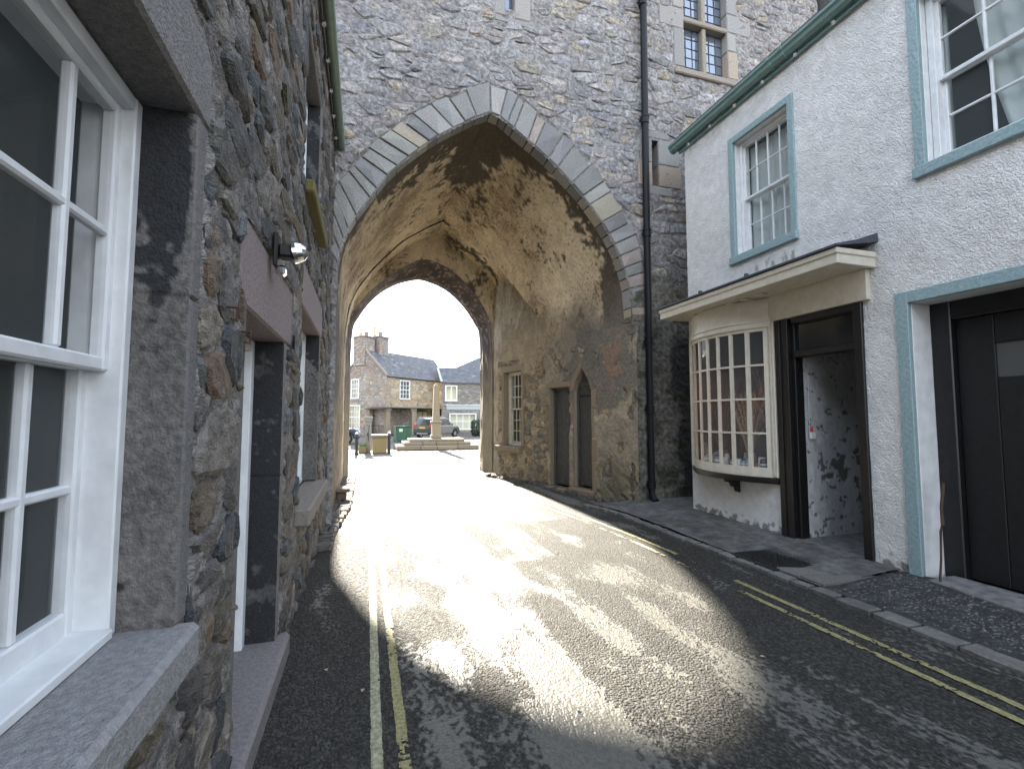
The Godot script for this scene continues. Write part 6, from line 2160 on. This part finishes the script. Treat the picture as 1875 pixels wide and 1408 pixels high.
	# ---- wheelie bins
	for q in [[2.28, -33.4, 0.25, "dark green wheelie bin with a paper label, nearer the market cross", 0], [2.78, -34.4, 0.3, "dark green wheelie bin tucked beside the grey car", 1]]:
		var b := thing("wheelie_bin", q[3], "bin", Vector3(q[0], G, q[1]), q[2], "green wheelie bins")
		mb = MB.new()
		mb.col = Color(0.012, 0.07, 0.035)
		mb.slab(Transform3D(Basis(Vector3(1, 0, 0), Vector3(0, 1, 0), Vector3(0, 0, 1)), Vector3.ZERO), PackedVector2Array([Vector2(-0.27, 0.06), Vector2(0.27, 0.06), Vector2(0.33, 1.0), Vector2(-0.33, 1.0)]), -0.32, 0.32, 0.04, true)
		obj("body", mb, M.paint_any, b)
		mb = MB.new()
		mb.col = Color(0.014, 0.08, 0.04)
		mb.box(Vector3(0, 1.04, 0.01), Vector3(0.7, 0.09, 0.74), 0.04)
		obj("lid", mb, M.paint_any, b)
		for s in [-1, 1]:
			mb = MB.new()
			mb.lathe(Vector3(0.24 * s, 0.11, -0.30), [[0.0, -0.03], [0.11, -0.03], [0.11, 0.03], [0.0, 0.03]], 12, Basis(Vector3(0, 0, 1), PI / 2))
			obj("wheel", mb, M.rubber, b)
		if q[4] == 0:
			mb = MB.new()
			mb.col = Color(0.45, 0.55, 0.48)
			mb.box(Vector3(0.0, 0.80, 0.323), Vector3(0.24, 0.2, 0.006), 0.0)
			obj("label", mb, M.paint_any, b)
	# ---- cars
	car("parked_car", "grey compact off-road car parked behind the market cross", Vector3(5.68, G, -38.9), deg_to_rad(-42.0), M.car_paint)
	car("parked_car", "dark blue car half hidden by the arch's left jamb", Vector3(-2.38, G, -32.6), deg_to_rad(-88.0), M.blue_car_paint)
	# ---- clipped bush against the right-hand house
	var bu := thing("bush", "dark clipped evergreen bush under the right-hand house's window", "bush", Vector3(9.35, G, -40.6))
	mb = MB.new()
	for i in 2600:
		var p := Vector3(rng.randf_range(-1, 1), rng.randf_range(-1, 1), rng.randf_range(-1, 1))
		if pow(absf(p.x), 4) + pow(absf(p.y), 4) + pow(absf(p.z), 4) > 1.0 or p.length() < 0.7:
			continue
		p = Vector3(p.x * 0.5, 0.72 + p.y * 0.72, p.z * 0.5)
		mb.col = vary(Color(0.035, 0.06, 0.025), 0.4)
		var u := Vector3(rng.randf_range(-1, 1), rng.randf_range(-1, 1), rng.randf_range(-1, 1)).normalized() * 0.07
		var w := u.cross(Vector3(rng.randf(), 1, rng.randf())).normalized() * 0.04
		mb.quad(p - u, p - w, p + u, p + w, p - Vector3(0, 0.2, 1))
	obj("foliage", mb, M.leaf, bu)
	mb = MB.new()
	mb.tube([Vector3(0, 0, 0), Vector3(0.02, 0.9, 0)], [0.05, 0.02], 6)
	obj("stem", mb, M.wood, bu)

func car(called: String, label: String, at: Vector3, turn: float, paint: Material) -> void:
	# x across, z back (the car faces -z)
	var o := thing(called, label, "car", at, turn)
	var side := Transform3D(Basis(Vector3(0, 0, 1), Vector3(0, 1, 0), Vector3(-1, 0, 0)), Vector3.ZERO)   # a = z, b = y, c = -x
	var W := 0.88
	var arch := func(zc: float) -> Array:
		var out := []
		for i in 9:
			var t := PI * i / 8.0
			out.append(Vector2(zc + cos(t) * 0.37, 0.33 + sin(t) * 0.37))
		return out
	var prof := [Vector2(2.08, 0.42), Vector2(2.1, 0.75), Vector2(2.04, 1.02), Vector2(-0.75, 1.02), Vector2(-1.75, 0.93), Vector2(-2.02, 0.78), Vector2(-2.1, 0.45), Vector2(-2.0, 0.28)]
	var f := arch.call(-1.32) as Array
	f.reverse()
	prof.append_array(f)
	var r := arch.call(1.28) as Array
	r.reverse()
	prof.append_array(r)
	prof.append(Vector2(2.0, 0.28))
	var mb := MB.new()
	mb.slab(side, PackedVector2Array(prof), -W, W, 0.07, true)
	obj("body", mb, paint, o)
	mb = MB.new()
	mb.slab(side, PackedVector2Array([Vector2(2.02, 1.0), Vector2(1.86, 1.55), Vector2(1.6, 1.63), Vector2(0.0, 1.66), Vector2(-0.45, 1.58), Vector2(-1.05, 1.0)]), -0.78, 0.78, 0.10, true)
	obj("cabin", mb, paint, o)
	# glass, slightly proud of the cabin
	for s in [-1, 1]:
		for q in [[Vector2(1.55, 1.08), Vector2(1.5, 1.48), Vector2(0.85, 1.53), Vector2(0.85, 1.08)], [Vector2(0.78, 1.08), Vector2(0.78, 1.53), Vector2(0.02, 1.55), Vector2(0.02, 1.08)], [Vector2(-0.05, 1.08), Vector2(-0.05, 1.54), Vector2(-0.36, 1.5), Vector2(-0.82, 1.08)]]:
			mb = MB.new()
			mb.slab(side, PackedVector2Array(q), 0.775 * s - 0.012, 0.775 * s + 0.012, 0.004, true)
			obj("side_window", mb, M.dark_glass, o)
		mb = MB.new()
		mb.col = Color(0.5, 0.02, 0.015)
		mb.box(Vector3(0.74 * s, 0.98, 2.03), Vector3(0.22, 0.24, 0.12), 0.03)
		obj("tail_light", mb, M.gloss_any, o)
		mb = MB.new()
		mb.col = Color(0.6, 0.6, 0.6)
		mb.box(Vector3(0.68 * s, 0.74, -2.05), Vector3(0.3, 0.16, 0.1), 0.03)
		obj("headlight", mb, M.gloss_any, o)
		mb = MB.new()
		mb.box(Vector3(0.95 * s, 1.06, -0.72), Vector3(0.16, 0.13, 0.1), 0.03)
		obj("mirror", mb, paint, o)
		mb = MB.new()
		mb.tube([Vector3(0.66 * s, 1.67, -0.1), Vector3(0.66 * s, 1.71, 0.1), Vector3(0.66 * s, 1.70, 1.4), Vector3(0.66 * s, 1.65, 1.6)], 0.018, 6)
		obj("roof_rail", mb, M.silver, o)
		for z in [-1.32, 1.28]:
			var w := part("wheel", o)
			var B := Basis(Vector3(0, 0, 1), PI / 2)
			mb = MB.new()
			mb.lathe(Vector3(0.80 * s, 0.33, z), [[0.2, -0.09], [0.31, -0.1], [0.33, -0.07], [0.33, 0.07], [0.31, 0.1], [0.2, 0.09]], 22, B)
			obj("tyre", mb, M.rubber, w)
			mb = MB.new()
			for k in 5:
				var t := TAU * k / 5
				mb.box(Vector3(0.865 * s, 0.33 + sin(t) * 0.11, z + cos(t) * 0.11), Vector3(0.03, 0.2, 0.05), 0.01, Basis(Vector3(1, 0, 0), PI / 2 - t))
			mb.lathe(Vector3(0.80 * s, 0.33, z), [[0.21, -0.08], [0.21, 0.08], [0.18, 0.07]], 20, B)
			obj("rim", mb, M.silver, w)
	mb = MB.new()
	mb.quad(Vector3(-0.6, 1.06, 2.025), Vector3(0.6, 1.06, 2.025), Vector3(0.54, 1.48, 1.90), Vector3(-0.54, 1.48, 1.90), Vector3(0, 1, 0))
	obj("rear_window", mb, M.dark_glass, o)
	mb = MB.new()
	mb.quad(Vector3(-0.66, 1.05, -1.03), Vector3(0.66, 1.05, -1.03), Vector3(0.58, 1.54, -0.52), Vector3(-0.58, 1.54, -0.52), Vector3(0, 1, 0.5))
	obj("windscreen", mb, M.dark_glass, o)
	mb = MB.new()
	mb.col = Color(0.60, 0.42, 0.04)
	mb.box(Vector3(0, 0.84, 2.105), Vector3(0.52, 0.12, 0.02), 0.004)
	obj("number_plate", mb, M.paint_any, o)
	mb = MB.new()
	mb.col = Color(0.03, 0.03, 0.03)
	mb.box(Vector3(0, 0.48, 2.06), Vector3(1.7, 0.22, 0.14), 0.04)
	obj("bumper", mb, M.paint_any, o)
	mb = MB.new()
	mb.box(Vector3(0, 0.40, 2.115), Vector3(1.0, 0.10, 0.05), 0.02)
	obj("skid_plate", mb, M.silver, o)

func _ready() -> void:
	# ---- camera
	var cam := Camera3D.new()
	cam.name = "camera"
	cam.fov = rad_to_deg(2.0 * atan(704.0 / 870.0))
	cam.near = 0.05
	cam.far = 900.0
	cam.position = Vector3(0, 1.6, 0)
	cam.rotation = Vector3(deg_to_rad(3.81), deg_to_rad(-17.2), 0)
	add_child(cam)
	cam.current = true
	# ---- sky, exposure
	var sky := ProceduralSkyMaterial.new()
	sky.sky_top_color = Color(0.60, 0.66, 0.75)
	sky.sky_horizon_color = Color(0.93, 0.94, 0.95)
	sky.sky_curve = 0.35
	sky.sky_energy_multiplier = 0.8
	sky.ground_bottom_color = Color(0.3, 0.29, 0.28)
	sky.ground_horizon_color = Color(0.6, 0.6, 0.6)
	sky.sun_angle_max = 28.0
	sky.sun_curve = 0.25
	var env := Environment.new()
	env.background_mode = Environment.BG_SKY
	env.sky = Sky.new()
	env.sky.sky_material = sky
	env.tonemap_mode = Environment.TONE_MAPPER_LINEAR
	env.tonemap_exposure = 9.4
	env.sdfgi_enabled = true
	env.ssao_enabled = true
	env.ssil_enabled = true
	var we := WorldEnvironment.new()
	we.name = "world_environment"
	we.environment = env
	add_child(we)
	# ---- sun: low, straight through the arch, a little from the left
	var sun := DirectionalLight3D.new()
	sun.name = "sun"
	sun.light_energy = 1.5
	sun.light_color = Color(1.0, 0.965, 0.90)
	sun.light_angular_distance = 1.0
	sun.shadow_enabled = true
	add_child(sun)
	sun.look_at_from_position(Vector3.ZERO, Vector3(0.16, -5.6, 11.84))
	# ---- noise
	rng.seed = 1
	fine.seed = 11; fine.noise_type = FastNoiseLite.TYPE_SIMPLEX_SMOOTH; fine.frequency = 0.1; fine.fractal_octaves = 3
	mid.seed = 12; mid.noise_type = FastNoiseLite.TYPE_SIMPLEX_SMOOTH; mid.frequency = 0.05; mid.fractal_octaves = 4
	big.seed = 13; big.noise_type = FastNoiseLite.TYPE_SIMPLEX_SMOOTH; big.frequency = 0.02; big.fractal_octaves = 3
	var t0 := Time.get_ticks_msec()
	build_materials()
	build_ground()
	print("ground ", Time.get_ticks_msec() - t0)
	build_gatehouse()
	print("gate ", Time.get_ticks_msec() - t0)
	build_cottage()
	print("cottage ", Time.get_ticks_msec() - t0)
	build_house()
	print("house ", Time.get_ticks_msec() - t0)
	build_square()
	print("square ", Time.get_ticks_msec() - t0)
